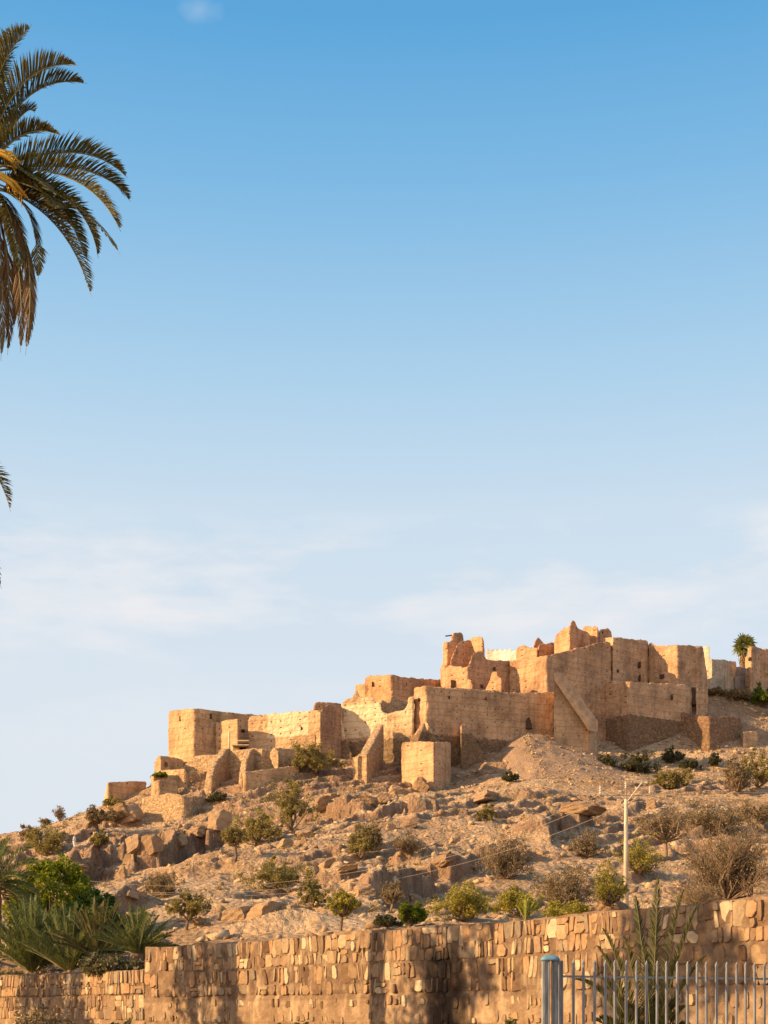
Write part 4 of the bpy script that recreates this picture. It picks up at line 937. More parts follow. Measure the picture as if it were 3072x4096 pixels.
for i in range(26):   # the half of the crown outside the photo and behind
    az = R(100+160*(i/25)); el = R(random.uniform(-60, 75)); Lf = 3.0
    dv = Vector((math.cos(az)*math.cos(el)*1.0, math.sin(az)*math.cos(el)*.9, math.sin(el)))
    A = crown+dv*.1; C = crown+dv*Lf*.85+Vector((0, 0, -.8)); B = crown+dv*Lf*.55+Vector((0, 0, .6))
    frond(palm, A, B, C, .42, .03, PF, 50, seed=50+i)
for k_, pts in enumerate([[(-60, 905), (0, 890), (60, 905), (125, 970)], [(-60, 1010), (10, 1030), (90, 1080), (165, 1170)], [(-60, 1050), (0, 1045), (60, 1080), (110, 1140)], [(-60, 920), (-10, 905), (50, 930), (100, 990)]]):
    mb = MB(); mb.tube([W(8, x, y, D1-.5-.1*k_) for x, y in pts], [.045, .05, .05, .02], 6)
    for j in range(14):
        t = j/13; p = W(8, pts[2][0]+(pts[3][0]-pts[2][0])*t-30, pts[2][1]+(pts[3][1]-pts[2][1])*t-15, D1-.6); mb.tube([p, p+Vector((random.uniform(.0, .2), random.uniform(-.1, .1), random.uniform(-.35, .12)))], [.012, .006], 3)
    mb.build('flower_stalk', yellow, palm, True)
def auto_palm(base, crown_h, Lf, nfr, label, seed, spread=(-40, 80), mat=None, leaf=.4, name='date_palm', group=None, wid=.028, trunk_r=.25, azs=None, arch=.5, nl=46):
    r_ = random.Random(seed); root = empty(name, base); tag(root, label, 'palm tree' if crown_h > 1 else 'palm', group); B = Vector(base)
    top = B+Vector((0, 0, crown_h))
    mb = MB(); n = max(4, int(crown_h*3)); mb.tube([B.lerp(top, i/n)-Vector((0, 0, .3 if i == 0 else 0)) for i in range(n+1)], [trunk_r*(1+.15*(i % 2)) for i in range(n+1)], 10); mb.build('trunk', trunkm, root)
    for i in range(nfr):
        az = r_.uniform(0, 6.283) if azs is None else R(r_.uniform(*azs)); q = (i+.5)/nfr
        el = R(spread[0]+(spread[1]-spread[0])*q+r_.uniform(-8, 8)); l_ = Lf*r_.uniform(.8, 1.1)
        dv = Vector((math.cos(az)*math.cos(el), math.sin(az)*math.cos(el), math.sin(el)))
        C = top+dv*l_*.92+Vector((0, 0, -l_*arch*(1-abs(math.sin(el))*.6)*.5)); Bc = top+dv*l_*.55+Vector((0, 0, l_*arch*.25))
        frond(root, top+Vector((dv.x, dv.y, 0))*trunk_r*.5, Bc, C, leaf*r_.uniform(.85, 1.1), wid, mat or PF, nl, seed=seed*100+i, rad=.02)
    return root
# second palm, left of the frame, two frond tips reach in
c2 = W(6, 0, 0, 1)
cr2 = W(0, -62, 1035, 38.0)
p2 = empty('date_palm', (cr2.x, cr2.y, 0)); tag(p2, 'smaller date palm left of the frame, only two frond tips reaching in at mid height', 'palm tree')
mb = MB(); mb.tube([(cr2.x, cr2.y, -.1), (cr2.x-.1, cr2.y, cr2.z*.5), (cr2.x, cr2.y, cr2.z)], [.28, .24, .26], 10); mb.build('trunk', trunkm, p2)
for i in range(26):
    az = R(100+160*i/25); el = R(random.uniform(-50, 75)); dv = Vector((math.cos(az)*math.cos(el), math.sin(az)*math.cos(el), math.sin(el)))
    frond(p2, cr2, cr2+dv*1.6+Vector((0, 0, .5)), cr2+dv*2.6+Vector((0, 0, -.6)), .4, .03, PF, 44, seed=200+i)
frond(p2, cr2, W(0, -12, 970, 37.5), W(0, 23, 1106, 37.2), .46, .03, PF, 70, seed=260, vee=.5, lift=.75)
frond(p2, cr2, W(0, -40, 1120, 38), W(0, 3, 1272, 38), .40, .035, PF, 44, seed=261)
# young palms behind the left of the garden wall
def gpt(X, d): x = (X*1.8517-CX)/F*d; return (x, d, gz(x, d))
auto_palm(gpt(-14, 58), 3.0, 2.5, 60, 'date palm at the left edge whose fronds overlap the bright green tree', 11, (-50, 78), PFg, .42, trunk_r=.3)
auto_palm((W(0, 70, 2095, 53.5).x, 53.5, 2.85), .35, 3.1, 84, 'widest clump of young palm fronds in front of the bright green tree', 12, (22, 88), PFg, .36, group='young palms behind the garden wall', arch=.14, name='young_palm', nl=60)
auto_palm((W(0, 150, 2098, 51.5).x, 51.5, 2.85), .3, 2.7, 64, 'smaller young palm at the right of the widest clump', 13, (20, 86), PFg, .34, group='young palms behind the garden wall', arch=.14, name='young_palm', nl=56)
auto_palm((W(0, 212, 2070, 50).x, 50, 3.0), .6, 2.3, 54, 'dark shaded young palm between the green tree and the rightmost young palm', 14, (10, 85), PF, .34, group='young palms behind the garden wall', arch=.14, name='young_palm', nl=50)
auto_palm((W(0, 298, 2056, 47.5).x, 47.5, 3.2), .45, 1.85, 52, 'rightmost young palm, fronds fanned against the bare slope', 15, (5, 85), PFg, .27, group='young palms behind the garden wall', arch=.14, name='young_palm', nl=50)
auto_palm((W(0, 1136, 1985, 40).x, 40, 4.1), .15, .72, 14, 'tiny yellow-green palm tuft in front of the yellow-green bush', 16, (50, 88), leaf_mat('yellow_palm', (.22, .24, .03), (.42, .40, .07)), .12, name='young_palm', arch=.2, trunk_r=.06, nl=26)
# leafy green tree on the left
gtb = W(0, 122, 2080, 60); 
def leafy(base, w_, h_, label, seed, n, size, mat, dx=0):
    r_ = random.Random(seed); root = empty('tree', base); tag(root, label, 'tree'); B = Vector(base); mb = MB(); cs = []; rs = []
    mb.tube([B-Vector((0, 0, .3)), B+Vector((.1, 0, h_*.2)), B+Vector((0, 0, h_*.38))], [.2, .16, .13], 8)
    for i in range(70):
        az = r_.uniform(0, 6.283); u = r_.uniform(-.75, 1); rr_ = math.sqrt(max(0, 1-u*u))*r_.uniform(.55, 1)*.5*w_
        c = B+Vector((math.cos(az)*rr_, math.sin(az)*rr_*.8, h_*.60+u*h_*.36+r_.uniform(-.05, .05)*h_)); cs.append(c); rs.append(r_.uniform(.07, .13)*w_)
        if i % 3 == 0: mb.tube([B+Vector((0, 0, h_*.33)), (B+Vector((0, 0, h_*.45))).lerp(c, .5), c], [.07, .045, .012], 5)
    mb.build('trunk', bark, root); V, Fq_ = leaves(cs, rs, n, size, seed, 1.7); npmesh('crown', V, Fq_, mat, root); return root
p = Vector((W(0, 112, 2000, 61).x, 61, 3.6))
leafy(tuple(p), 4.0, 4.5, 'bright green leafy tree behind the left end of the garden wall', 300, 15000, .085, leaf_mat('fresh_leaves', (.07, .095, .008), (.27, .29, .022), .45))
p = Vector((W(0, 200, 2000, 58).x, 58, 3.4))
leafy(tuple(p), 2.7, 3.2, 'dark green leafy tree, smaller, against the right of the bright green one', 301, 9000, .08, leaf_mat('deep_leaves', (.02, .05, .008), (.065, .11, .02), .3))
shrub((W(0, 232, 2085, 45.5).x, 45.8, 2.75), 1.9, .85, 'dry', 'grey-green wispy bush on top of the low section of the garden wall', 310, dens=2.2, twiggy=.8, leafs=2600, pm=leaf_mat('wispy', (.09, .085, .04), (.20, .17, .085), .2))
shrub((W(0, 20, 2110, 52).x, 52.2, 2.7), 2.4, .5, 'dry', 'straw-coloured low scrub along the wall top at the left edge', 311, dens=1.2, twiggy=.5, leafs=2400, pm=leaf_mat('wispy_straw', (.11, .09, .04), (.24, .19, .09), .2))
# in front of the wall
def fg(X, d): return ((X*1.8517-CX)/F*d, d, 0)
shrub(fg(90, 42), 3.0, 1.75, 'dry', 'dry straw bush at the foot of the wall, bottom left', 312, dens=2.2, twiggy=1, leafs=2600, pm=leaf_mat('straw_bush', (.12, .09, .05), (.25, .19, .10), .2))
shrub(fg(246, 36), 1.5, 1.62, 'green', 'dark green bush peeping over the bottom edge, left of centre', 313, dens=1.4, leafs=2600, pm=LM['dark'])
auto_palm(fg(642, 30), .9, .72, 10, 'few thin dark palm leaves at the bottom centre against the wall', 17, (40, 85), PF, .2, name='young_palm', arch=.2, trunk_r=.08, nl=24)
shrub(fg(990, 28), 1.5, 1.52, 'dry', 'brown dry bush rising just above the bottom edge under the dark stain', 314, dens=1.4, twiggy=.6, leafs=2400)
shrub(fg(1110, 25), 1.3, 1.46, 'olive', 'low olive bush at the bottom edge just left of the fence post', 315, dens=1.2, leafs=2000)
# palm behind the fence with a few upright fronds
pb = Vector(((1400*1.8517-CX)/F*22.3, 22.3, 0)); yp = empty('young_palm', pb); tag(yp, 'bushy young date palm growing between the metal fence and the stone wall', 'palm')
mb = MB(); mb.tube([pb, pb+Vector((0, 0, .5)), pb+Vector((0, 0, 1.0))], [.16, .2, .12], 10); mb.build('trunk', trunkm, yp)
top = pb+Vector((0, 0, .9)); PB = leaf_mat('dark_palm_leaflets', (.035, .040, .016), (.13, .12, .042), .3)  # leaflets coloured darker than on the other palms
for i, (a, b2, dd, lf) in enumerate([((1418, 2000), (1422, 1888), 22.2, .27), ((1450, 2010), (1480, 1915), 22.5, .25), ((1470, 2040), (1512, 1945), 22.0, .25), ((1385, 2010), (1372, 1930), 22.6, .24),
                                     ((1345, 2080), (1298, 2000), 22.4, .25), ((1365, 2060), (1345, 2020), 22.0, .2), ((1330, 2090), (1286, 2040), 22.7, .22), ((1430, 2040), (1400, 1975), 22.8, .22),
                                     ((1450, 2100), (1470, 2060), 21.9, .22), ((1340, 2130), (1290, 2110), 22.0, .22), ((1470, 2120), (1530, 2060), 22.4, .24), ((1400, 2080), (1385, 2035), 21.8, .22), ((1320, 2120), (1235, 2115), 22.3, .24)]):
    frond(yp, top+Vector((random.uniform(-.1, .1), 0, -.2)), W(0, *a, dd), W(0, *b2, dd), lf*1.05, .018, PB, 90, seed=400+i, vee=.4, lift=.4, rad=.007)
for i in range(84):
    az = random.uniform(0, 6.283); el = R(random.uniform(5, 84)); l_ = random.uniform(.8, 1.3); dv = Vector((math.cos(az)*math.cos(el), math.sin(az)*math.cos(el)*.45, math.sin(el)))
    frond(yp, top-Vector((0, 0, random.uniform(0, .6))), top+dv*l_*.6+Vector((0, 0, .05)), top+dv*l_+Vector((0, 0, -.25)),   .30, .020, PB if i % 4 else PD, 54, seed=460+i, rad=.006)
# fan palm by the far tower
fb = W(15, 1000, 1300, 229); fp = empty('fan_palm', fb); tag(fp, 'fan palm with a shaggy skirt beside the merlon tower', 'palm tree')
ct = W(15, 1010, 600, 229); mb = MB(); mb.tube([fb, fb.lerp(ct, .5), ct], [.55, .5, .35], 10); mb.build('trunk', trunkm, fp)
FL = [((930, 420), 1), ((1000, 350), 1), ((1090, 340), 1), ((1150, 400), 1), ((1230, 420), 1), ((1350, 510), 1), ((880, 500), 1.0), ((860, 600), 1), ((1180, 560), 1), ((800, 700), 1), ((850, 780), .9), ((1080, 640), .8), ((960, 560), 1), ((1060, 480), 1), ((900, 700), .8), ((1120, 740), .7), ((1000, 450), .9), ((920, 490), .9), ((1120, 480), .9), ((1010, 640), .8), ((940, 640), .8), ((840, 560), .8), ((1240, 620), .8)]
fm = leaf_mat('fan_leaves', (.06, .085, .02), (.25, .24, .055), .35)
for i, ((x, y), s_) in enumerate(FL):
    c = W(15, x, y, 229+random.uniform(-1.5, 1.5)); hub = ct.lerp(c, .42); dv = (c-ct).normalized(); V = []; Fc = []
    a_ = dv.cross(Vector((random.uniform(-.4, .4), -1, .2))).normalized()
    mb = MB(); mb.tube([ct, hub], .04, 4); V = list(mb.V); Fc = list(mb.F)
    for j in range(13):
        th = R(-100+200*j/12); q = (dv*math.cos(th)+a_*math.sin(th)); l_ = 1.65*s_*random.uniform(.65, 1.15); sd2 = dv.cross(a_)*.02+(a_*math.cos(th)-dv*math.sin(th))*.11
        e = hub+q*l_+Vector((0, 0, -.35*l_*(1-math.cos(th))-.1)); m2 = hub+q*l_*.6; k = len(V)
        V += [tuple(hub), tuple(m2-sd2), tuple(e), tuple(m2+sd2)]; Fc += [(k, k+1, k+2, k+3)]
    mesh('frond', V, Fc, fm, fp)
V = []; Fc = []
for i in range(240):
    t = random.random(); p = ct.lerp(fb, t*.62+.02); az = random.uniform(0, 6.283); r0 = .45+.55*(1-t); q = p+Vector((math.cos(az)*r0, math.sin(az)*r0, -random.uniform(.5, 1.1))); k = len(V)
    sd2 = Vector((math.sin(az), -math.cos(az), 0))*.09; V += [tuple(p), tuple(q-sd2), tuple(q+sd2)]; Fc.append((k, k+1, k+2))
mesh('dead_skirt', V, Fc, leaf_mat('skirt', (.20, .12, .05), (.42, .27, .10), .15), fp)
# trees standing left of the frame; their shade dapples the garden wall
for i, (x, y, zc, r_, n_, lb) in enumerate([(-11.6, 29.0, 7.2, 2.2, 2600, 'leafy shade tree left of the view, level with the middle of the garden wall'), (-9.9, 22.4, 7.3, 2.6, 4200, 'leafy shade tree left of the view, nearest the camera'),
        (-18.6, 37.4, 8.3, 2.2, 3600, 'leafy shade tree left of the view, tallest of the lane'), (-19.2, 45.6, 4.9, 2.9, 6000, 'leafy shade tree left of the view, before the low garden wall')]):
    leafy((x, y, 0), r_*2.1, zc+r_*1.2, lb, 320+i, int(n_*1.2), .13, LM['green'])

# ------------------------------------------------------------------ garden wall of rough stone
WP = [(-30, 70), (-14, 51.2), (-7.3, 43.4), (-2.85, 38.2), (.23, 34.2), (2.72, 30.9), (4.66, 27.5), (6.64, 24.6), (8.4, 22), (12, 16.5)]
wm, wnt, wbs = mat_new('wall_mortar')
g = N(wnt, 'ShaderNodeNewGeometry'); P = g.outputs['Position']
sp = N(wnt, 'ShaderNodeSeparateXYZ'); L(wnt, P, sp.inputs[0])
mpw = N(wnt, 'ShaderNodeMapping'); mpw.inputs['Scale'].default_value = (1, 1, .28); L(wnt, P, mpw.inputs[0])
def stain(nt, sp, mpw):
    a = math_(nt, 'ABSOLUTE', math_(nt, 'SUBTRACT', math_(nt, 'ADD', sp.outputs[0], math_(nt, 'MULTIPLY', noise(nt, mpw.outputs[0], 1.6, 5), .9)), 1.85))
    a = math_(nt, 'SUBTRACT', 1, math_(nt, 'DIVIDE', a, .45), clamp=True)
    zf = math_(nt, 'MULTIPLY', math_(nt, 'SUBTRACT', 3.35, sp.outputs[2]), 2.2, clamp=True)
    return math_(nt, 'MULTIPLY', math_(nt, 'POWER', a, .35), zf)
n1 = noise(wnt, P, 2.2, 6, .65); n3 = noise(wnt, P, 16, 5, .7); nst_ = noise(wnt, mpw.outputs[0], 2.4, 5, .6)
c = ramp(wnt, n1, [(.3, (.12, .075, .045)), (.5, (.20, .127, .075)), (.7, (.30, .20, .12))])  # upper mortar coloured dark like shade so the joints look deep
c = mix(wnt, math_(wnt, 'MULTIPLY', math_(wnt, 'SUBTRACT', 2.15, math_(wnt, 'ADD', sp.outputs[2], math_(wnt, 'MULTIPLY', n1, .25))), 12, clamp=True), c, ramp(wnt, n1, [(.3, (.19, .12, .07)), (.5, (.29, .19, .11)), (.7, (.42, .30, .175))]))
c = mix(wnt, .6, c, ramp(wnt, n3, [(.3, (.6, .6, .6)), (.7, (1.2, 1.2, 1.2))]), 'MULTIPLY')
c = mix(wnt, math_(wnt, 'MULTIPLY', math_(wnt, 'MULTIPLY', math_(wnt, 'SUBTRACT', nst_, .54), 7, clamp=True), .6), c, (.50, .37, .22))  # pale upright streaks: weathering, and sun patches painted into the colour
c = mix(wnt, math_(wnt, 'MULTIPLY', stain(wnt, sp, mpw), .97), c, (.014, .009, .007))
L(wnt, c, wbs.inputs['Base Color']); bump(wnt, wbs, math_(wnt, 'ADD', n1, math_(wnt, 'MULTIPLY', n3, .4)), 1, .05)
sm, snt2, sbs2 = mat_new('wall_stone', .85)
g = N(snt2, 'ShaderNodeNewGeometry'); P = g.outputs['Position']; sp = N(snt2, 'ShaderNodeSeparateXYZ'); L(snt2, P, sp.inputs[0])
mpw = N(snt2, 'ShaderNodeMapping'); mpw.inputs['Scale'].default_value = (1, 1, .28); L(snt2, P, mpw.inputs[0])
n1 = noise(snt2, P, 7, 6, .65)
c = ramp(snt2, g.outputs['Random Per Island'], [(0, (.12, .07, .04)), (.18, (.22, .135, .075)), (.38, (.33, .22, .12)), (.52, (.40, .235, .12)), (.68, (.22, .17, .12)), (.86, (.41, .29, .16)), (1, (.56, .44, .28))])
c = mix(snt2, .7, c, ramp(snt2, n1, [(.3, (.6, .56, .52)), (.7, (1.25, 1.25, 1.22))]), 'MULTIPLY')
c = mix(snt2, math_(snt2, 'MULTIPLY', math_(snt2, 'MULTIPLY', math_(snt2, 'SUBTRACT', noise(snt2, mpw.outputs[0], 2.4, 5, .6), .53), 7, clamp=True), .4), c, (.50, .37, .22))  # the same weathering and painted sun patches carried over the stones
c = mix(snt2, math_(snt2, 'MULTIPLY', stain(snt2, sp, mpw), .94), c, (.018, .012, .009))
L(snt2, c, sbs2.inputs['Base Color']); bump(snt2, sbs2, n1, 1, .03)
def seglen(): return [math.hypot(WP[i+1][0]-WP[i][0], WP[i+1][1]-WP[i][1]) for i in range(len(WP)-1)]
SL = seglen(); CUM = [0]+list(np.cumsum(SL))
def wpt(s):
    i = min(len(SL)-1, max(0, int(np.searchsorted(CUM, s, 'right'))-1)); t = (s-CUM[i])/SL[i]
    a, b2 = WP[i], WP[i+1]; dx, dy = (b2[0]-a[0])/SL[i], (b2[1]-a[1])/SL[i]
    # normals blended near the joints
    return Vector((a[0]+dx*SL[i]*t, a[1]+dy*SL[i]*t, 0)), Vector((dx, dy, 0)), Vector((dy, -dx, 0))
def stone_wall(label, s0, s1, ztop, seed, name='stone_wall'):
    r_ = random.Random(seed); V = []; Fc = []; mi = []
    def put(v, f, m):
        n = len(V); V.extend([tuple(q) for q in v]); Fc.extend([tuple(i+n for i in g_) for g_ in f]); mi.extend([m]*len(f))
    # body: displaced sheet with real thickness
    ns = int((s1-s0)/.12); nz = int((ztop+.4)/.10); grid = []
    for j in range(nz+1):
        z = -.4+(ztop+.4)*j/nz
        for i in range(ns+1):
            s = s0+(s1-s0)*i/ns; p, t, n = wpt(s)
            band_ = ((ztop-z)/.77) % 1
            off = .022*float(vnoise(s*2.3, z*2.3, seed))+.016*float(vnoise(s*7, z*7, seed+1))+(.0 if .04 < band_ < .95 else -.03)
            tz = .03*float(vnoise(s*1.0, 3.3, seed+2))+.02*float(vnoise(s*6, 1.3, seed+3)) if j == nz else 0
            grid.append(p+n*off+Vector((0, 0, z+tz)))
    put(grid, [(j*(ns+1)+i, j*(ns+1)+i+1, (j+1)*(ns+1)+i+1, (j+1)*(ns+1)+i) for j in range(nz) for i in range(ns)], 0)
    top = grid[-(ns+1):]; back = []; bb = []
    for i in range(ns+1):
        s = s0+(s1-s0)*i/ns; p, t, n = wpt(s); q = p-n*.55; back.append(Vector((q.x, q.y, top[i].z+.02*r_.uniform(-1, 1)))); bb.append(Vector((q.x, q.y, -.4)))
    put(top+back, [(i, i+1, ns+2+i, ns+1+i) for i in range(ns)], 0)
    put(back+bb, [(i, i+1, ns+2+i, ns+1+i) for i in range(ns)], 0)
    for k in (0, ns):
        col_ = [grid[j*(ns+1)+k] for j in range(nz+1)]; put([bb[k]]+col_+[back[k]], [tuple(range(nz+3))], 0)
    # stones: upright irregular blocks in paired rows, neighbours share their slanted joints
    def stone(poly, prd, m=1):
        """poly: list of (s, z) counter-clockwise as seen from the front"""
        k = len(poly); cs_ = sum(q[0] for q in poly)/k; cz_ = sum(q[1] for q in poly)/k; sl1, sl2 = r_.uniform(-.25, .25), r_.uniform(-.1, .1)
        O, M_, I = [], [], []
        for (ps, pz) in poly:
            p, t, n = wpt(ps); O.append(p+n*-.05+Vector((0, 0, pz)))
            for f_, o_, dst in ((.985, .8, M_), (.92, 1.0, I)):
                qs, qz = cs_+(ps-cs_)*f_, cz_+(pz-cz_)*(f_*.5+.5 if f_ < .9 else f_)
                p, t, n = wpt(qs); dst.append(p+n*(prd*o_+sl1*(qs-cs_)+sl2*(qz-cz_)+r_.uniform(-.004, .004))+Vector((0, 0, qz)))
        f = []
        for q in range(k):
            q2 = (q+1) % k; f += [(q, q2, k+q2, k+q), (k+q, k+q2, 2*k+q2, 2*k+q)]
        f.append(tuple(2*k+q for q in range(k))); put(O+M_+I, f, m)
    def cut(x0, x1, x2, x3, zb, zt):
        """quad (x0,x1 bottom; x2,x3 top) with randomly clipped corners"""
        c4 = [(x0, zb), (x1, zb+r_.uniform(-.012, .02)), (x3, zt), (x2, zt+r_.uniform(-.02, .01))]; out = []
        for i in range(4):
            a, b2, c = c4[i-1], c4[i], c4[(i+1) % 4]; rg = c4[0][0] > 27 and seed == 5; f1 = r_.choice([.05, .08, .15, .3] if not rg else [.08, .15, .25, .38]); f2 = r_.choice([.05, .08, .12, .25] if not rg else [.08, .15, .25, .35])
            out.append((b2[0]+(a[0]-b2[0])*f1, b2[1]+(a[1]-b2[1])*f1)); out.append((b2[0]+(c[0]-b2[0])*f2, b2[1]+(c[1]-b2[1])*f2))
        return out
    zt = ztop-.04; band = 0
    while zt > .3:
        H = r_.uniform(.72, .78); wav = lambda x, q: .03*float(vnoise(x*.8, q*3.1, seed+5)); low = band >= 2
        prev = None
        for half in (0, 1):
            x = s0+.03; jx = 0.0; cells = []
            while x < s1-.06:
                w_ = r_.choice([.07, .09, .11, .13, .15, .17, .20, .26, .30])*r_.uniform(.9, 1.2); nj = r_.uniform(-.03, .03)
                if x+w_ > s1-.03: w_ = s1-.03-x; nj = 0
                cells.append((x, x+w_, jx, nj)); x += w_; jx = nj
            if half == 0: prev = [(c0, c1, zt-H*.5+r_.choice([-.09, -.05, -.02, 0, .03, .07])) for c0, c1, _, _ in cells]
            for i, (c0, c1, j0, j1) in enumerate(cells):
                if c1-c0 < .05: continue
                g_ = .004
                if half == 0: z1 = zt+wav(c0, band); z0 = prev[i][2]+.005
                else:
                    mn = min([q[2] for q in prev if q[1] > c0+.02 and q[0] < c1-.02] or [zt-H*.5]); z1 = mn-.006; z0 = zt-H+.03+wav(c0, band+1)
                pr = ((.97 if not (seed == 5 and c0 > 27) else .84) if band == 0 else (.95-.38*float(sstep(29, 34, c0))*(seed == 5))) if not low else .42
                if r_.random() > pr: continue
                if low:
                    k_ = r_.uniform(.35, .8); zc = (z0+z1)/2+r_.uniform(-.05, .05); hh_ = (z1-z0)*k_/2; xm = (c0+c1)/2; ww = (c1-c0)*.38
                    stone(cut(xm-ww, xm+ww, xm-ww*.8, xm+ww*.8, zc-hh_, zc+hh_), r_.uniform(.012, .04)); continue
                if z1-z0 > .2 and r_.random() < .14:      # a small stone wedged over a short one
                    zm = z0+(z1-z0)*r_.uniform(.55, .75)
                    stone(cut(c0+g_+j0*.5, c1-g_+j1*.5, c0+g_-j0, c1-g_-j1, zm+.006, z1), r_.uniform(.02, .05)); z1 = zm-.006
                stone(cut(c0+g_+j0, c1-g_+j1, c0+g_-j0, c1-g_-j1, z0, z1), r_.uniform(.008, .045))
        zt -= H+.02; band += 1
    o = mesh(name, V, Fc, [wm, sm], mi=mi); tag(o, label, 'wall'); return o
sA = CUM[2]
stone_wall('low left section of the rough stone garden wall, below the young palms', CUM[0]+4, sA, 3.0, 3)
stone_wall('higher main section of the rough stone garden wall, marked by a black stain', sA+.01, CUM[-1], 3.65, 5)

# ------------------------------------------------------------------ utility pole and wires
conc = plain('pale_pole', (.62, .50, .36), .8, .15, 2)
porc = plain('insulator_porcelain', (.62, .55, .42), .3, .1)
steel = plain('weathered_steel', (.30, .24, .17), .6, .2)
DP = 80.0
pt_ = W(13, 640, 490, DP); pfoot = Vector((pt_.x, DP, gz(pt_.x, DP)-.5))
pole = empty('utility_pole', pfoot+Vector((0, 0, .5))); tag(pole, 'pale tapered utility pole with three insulators rising behind the garden wall', 'utility pole')
mb = MB(); mb.tube([pfoot, pfoot.lerp(pt_, .97), pt_], [.165, .105, .10], 12); mb.build('pole', conc, pole, True)
mb = MB(); mb.tube([pt_, W(13, 637, 310, DP)], .035, 6); mb.tube([W(13, 205, 418, DP), W(13, 1045, 425, DP)], .03, 5); mb.build('crossarm', steel, pole)
mb = MB(); mb.tube([W(13, 668, 512, DP-.1), W(13, 905, 205, DP-.1)], .035, 6); mb.build('brace', conc, pole)
mb = MB(); mb.tube([W(13, 560, 178, DP+.2), W(13, 680, 165, DP+.2), W(13, 800, 178, DP+.1), W(13, 905, 208, DP), W(13, 1060, 250, DP)], .02, 4); mb.build('jumper_wire', steel, pole)
for x, y0, y1 in ((213, 265, 410), (637, 200, 310), (1038, 268, 390)):
    mb = MB(); n = 14; pts = [W(13, x, y1+(y0-y1)*i/n, DP) for i in range(n+1)]; mb.tube(pts, [.03 if i % 4 in (0, 1) else .085 for i in range(n+1)], 8); mb.build('insulator', porc, pole, True)
wirem = plain('power_wire', (.60, .46, .28), .5, .05)
def wire(a, b2, sag, label):
    mb = MB(); pts = []
    for i in range(41):
        t = i/40; p = a.lerp(b2, t); p.z -= 4*sag*t*(1-t); pts.append(p)
    mb.tube(pts, .009, 4); tag(mb.build('power_line', wirem), label, 'wire', 'power lines'); 
wire(W(13, 213, 405, DP), W(0, 0, 1874, 75), 2.68, 'power line falling left from the left insulator, upper one')
wire(W(13, 637, 310, DP), W(0, 0, 1888, 76), 2.95, 'power line falling left from the middle insulator')
wire(W(13, 1038, 380, DP), W(0, 0, 1884, 74), 3.1, 'power line falling left from the right insulator, lowest one')
wire(W(13, 637, 310, DP), W(0, 1800, 1708, 84), .18, 'upper power line running level to the right edge')
wire(W(13, 213, 405, DP), W(0, 1800, 1718, 82), .2, 'middle power line running level to the right edge')
wire(W(13, 1038, 388, DP), W(0, 1800, 1726, 79), .15, 'lowest power line running level to the right edge')

# ------------------------------------------------------------------ palisade fence
blue, bnt, bbs = mat_new('blue_grey_paint', .55); g = N(bnt, 'ShaderNodeNewGeometry')
mpb = N(bnt, 'ShaderNodeMapping'); mpb.inputs['Scale'].default_value = (1, 1, .25); L(bnt, g.outputs['Position'], mpb.inputs[0])
bn = noise(bnt, mpb.outputs[0], 14, 6, .7)
L(bnt, ramp(bnt, bn, [(.28, (.13, .085, .05)), (.38, (.17, .165, .16)), (.5, (.225, .235, .235)), (.72, (.31, .315, .305))]), bbs.inputs['Base Color']); bump(bnt, bbs, bn, .5, .004)
fa = Vector(((2286-CX)/F*18.0, 18.0, 0)); fb_ = Vector(((3052-CX)/F*19.2, 19.2, 0)); fd = (fb_-fa).normalized(); fn = Vector((fd.y, -fd.x, 0)); sp_ = (fb_-fa).length/19
fence = empty('palisade_fence', fa); tag(fence, 'blue-grey steel palisade fence with pointed pales and a capped end post', 'fence')
TOPZ = 2.30
def pale_mesh():
    """folded steel pale: W section, pointed splayed top"""
    w2 = .021; d_ = .012; prof = [(-w2, 0), (-w2*.45, d_), (0, d_*.2), (w2*.45, d_), (w2, 0)]; V = []; Fc = []
    zs_ = [0.08, TOPZ-.16, TOPZ-.10, TOPZ-.045, TOPZ]; wf = [1, 1, .78, 1.12, .12]; n = len(prof)
    for th in (0, -.004):
        for z, f in zip(zs_, wf):
            for u, v in prof: V.append((fd*u*f+fn*(v+th))+Vector((0, 0, z)))
    m = len(zs_)
    for sgn in (0, 1):
        for j in range(m-1):
            for i in range(n-1):
                a = sgn*m*n+j*n+i; q = (a, a+1, a+n+1, a+n); Fc.append(q if sgn == 0 else q[::-1])
    for j in range(m-1):
        a = j*n; b2 = m*n+j*n; Fc += [(a, a+n, b2+n, b2), (a+n-1, b2+n-1, b2+2*n-1, a+2*n-1)]
    return V, Fc
pv, pf = pale_mesh(); pme = bpy.data.meshes.new('pale'); pme.from_pydata([tuple(v) for v in pv], [], pf); pme.materials.append(blue); pme.update()
for i in range(28):
    o = bpy.data.objects.new('pale', pme); COL.objects.link(o); o.parent = fence; q = fd*(i*sp_)+fn*.035; o.location = (q.x, q.y, 0)
    o.rotation_euler = (random.uniform(-.004, .004), random.uniform(-.005, .005), random.uniform(-.15, .15))
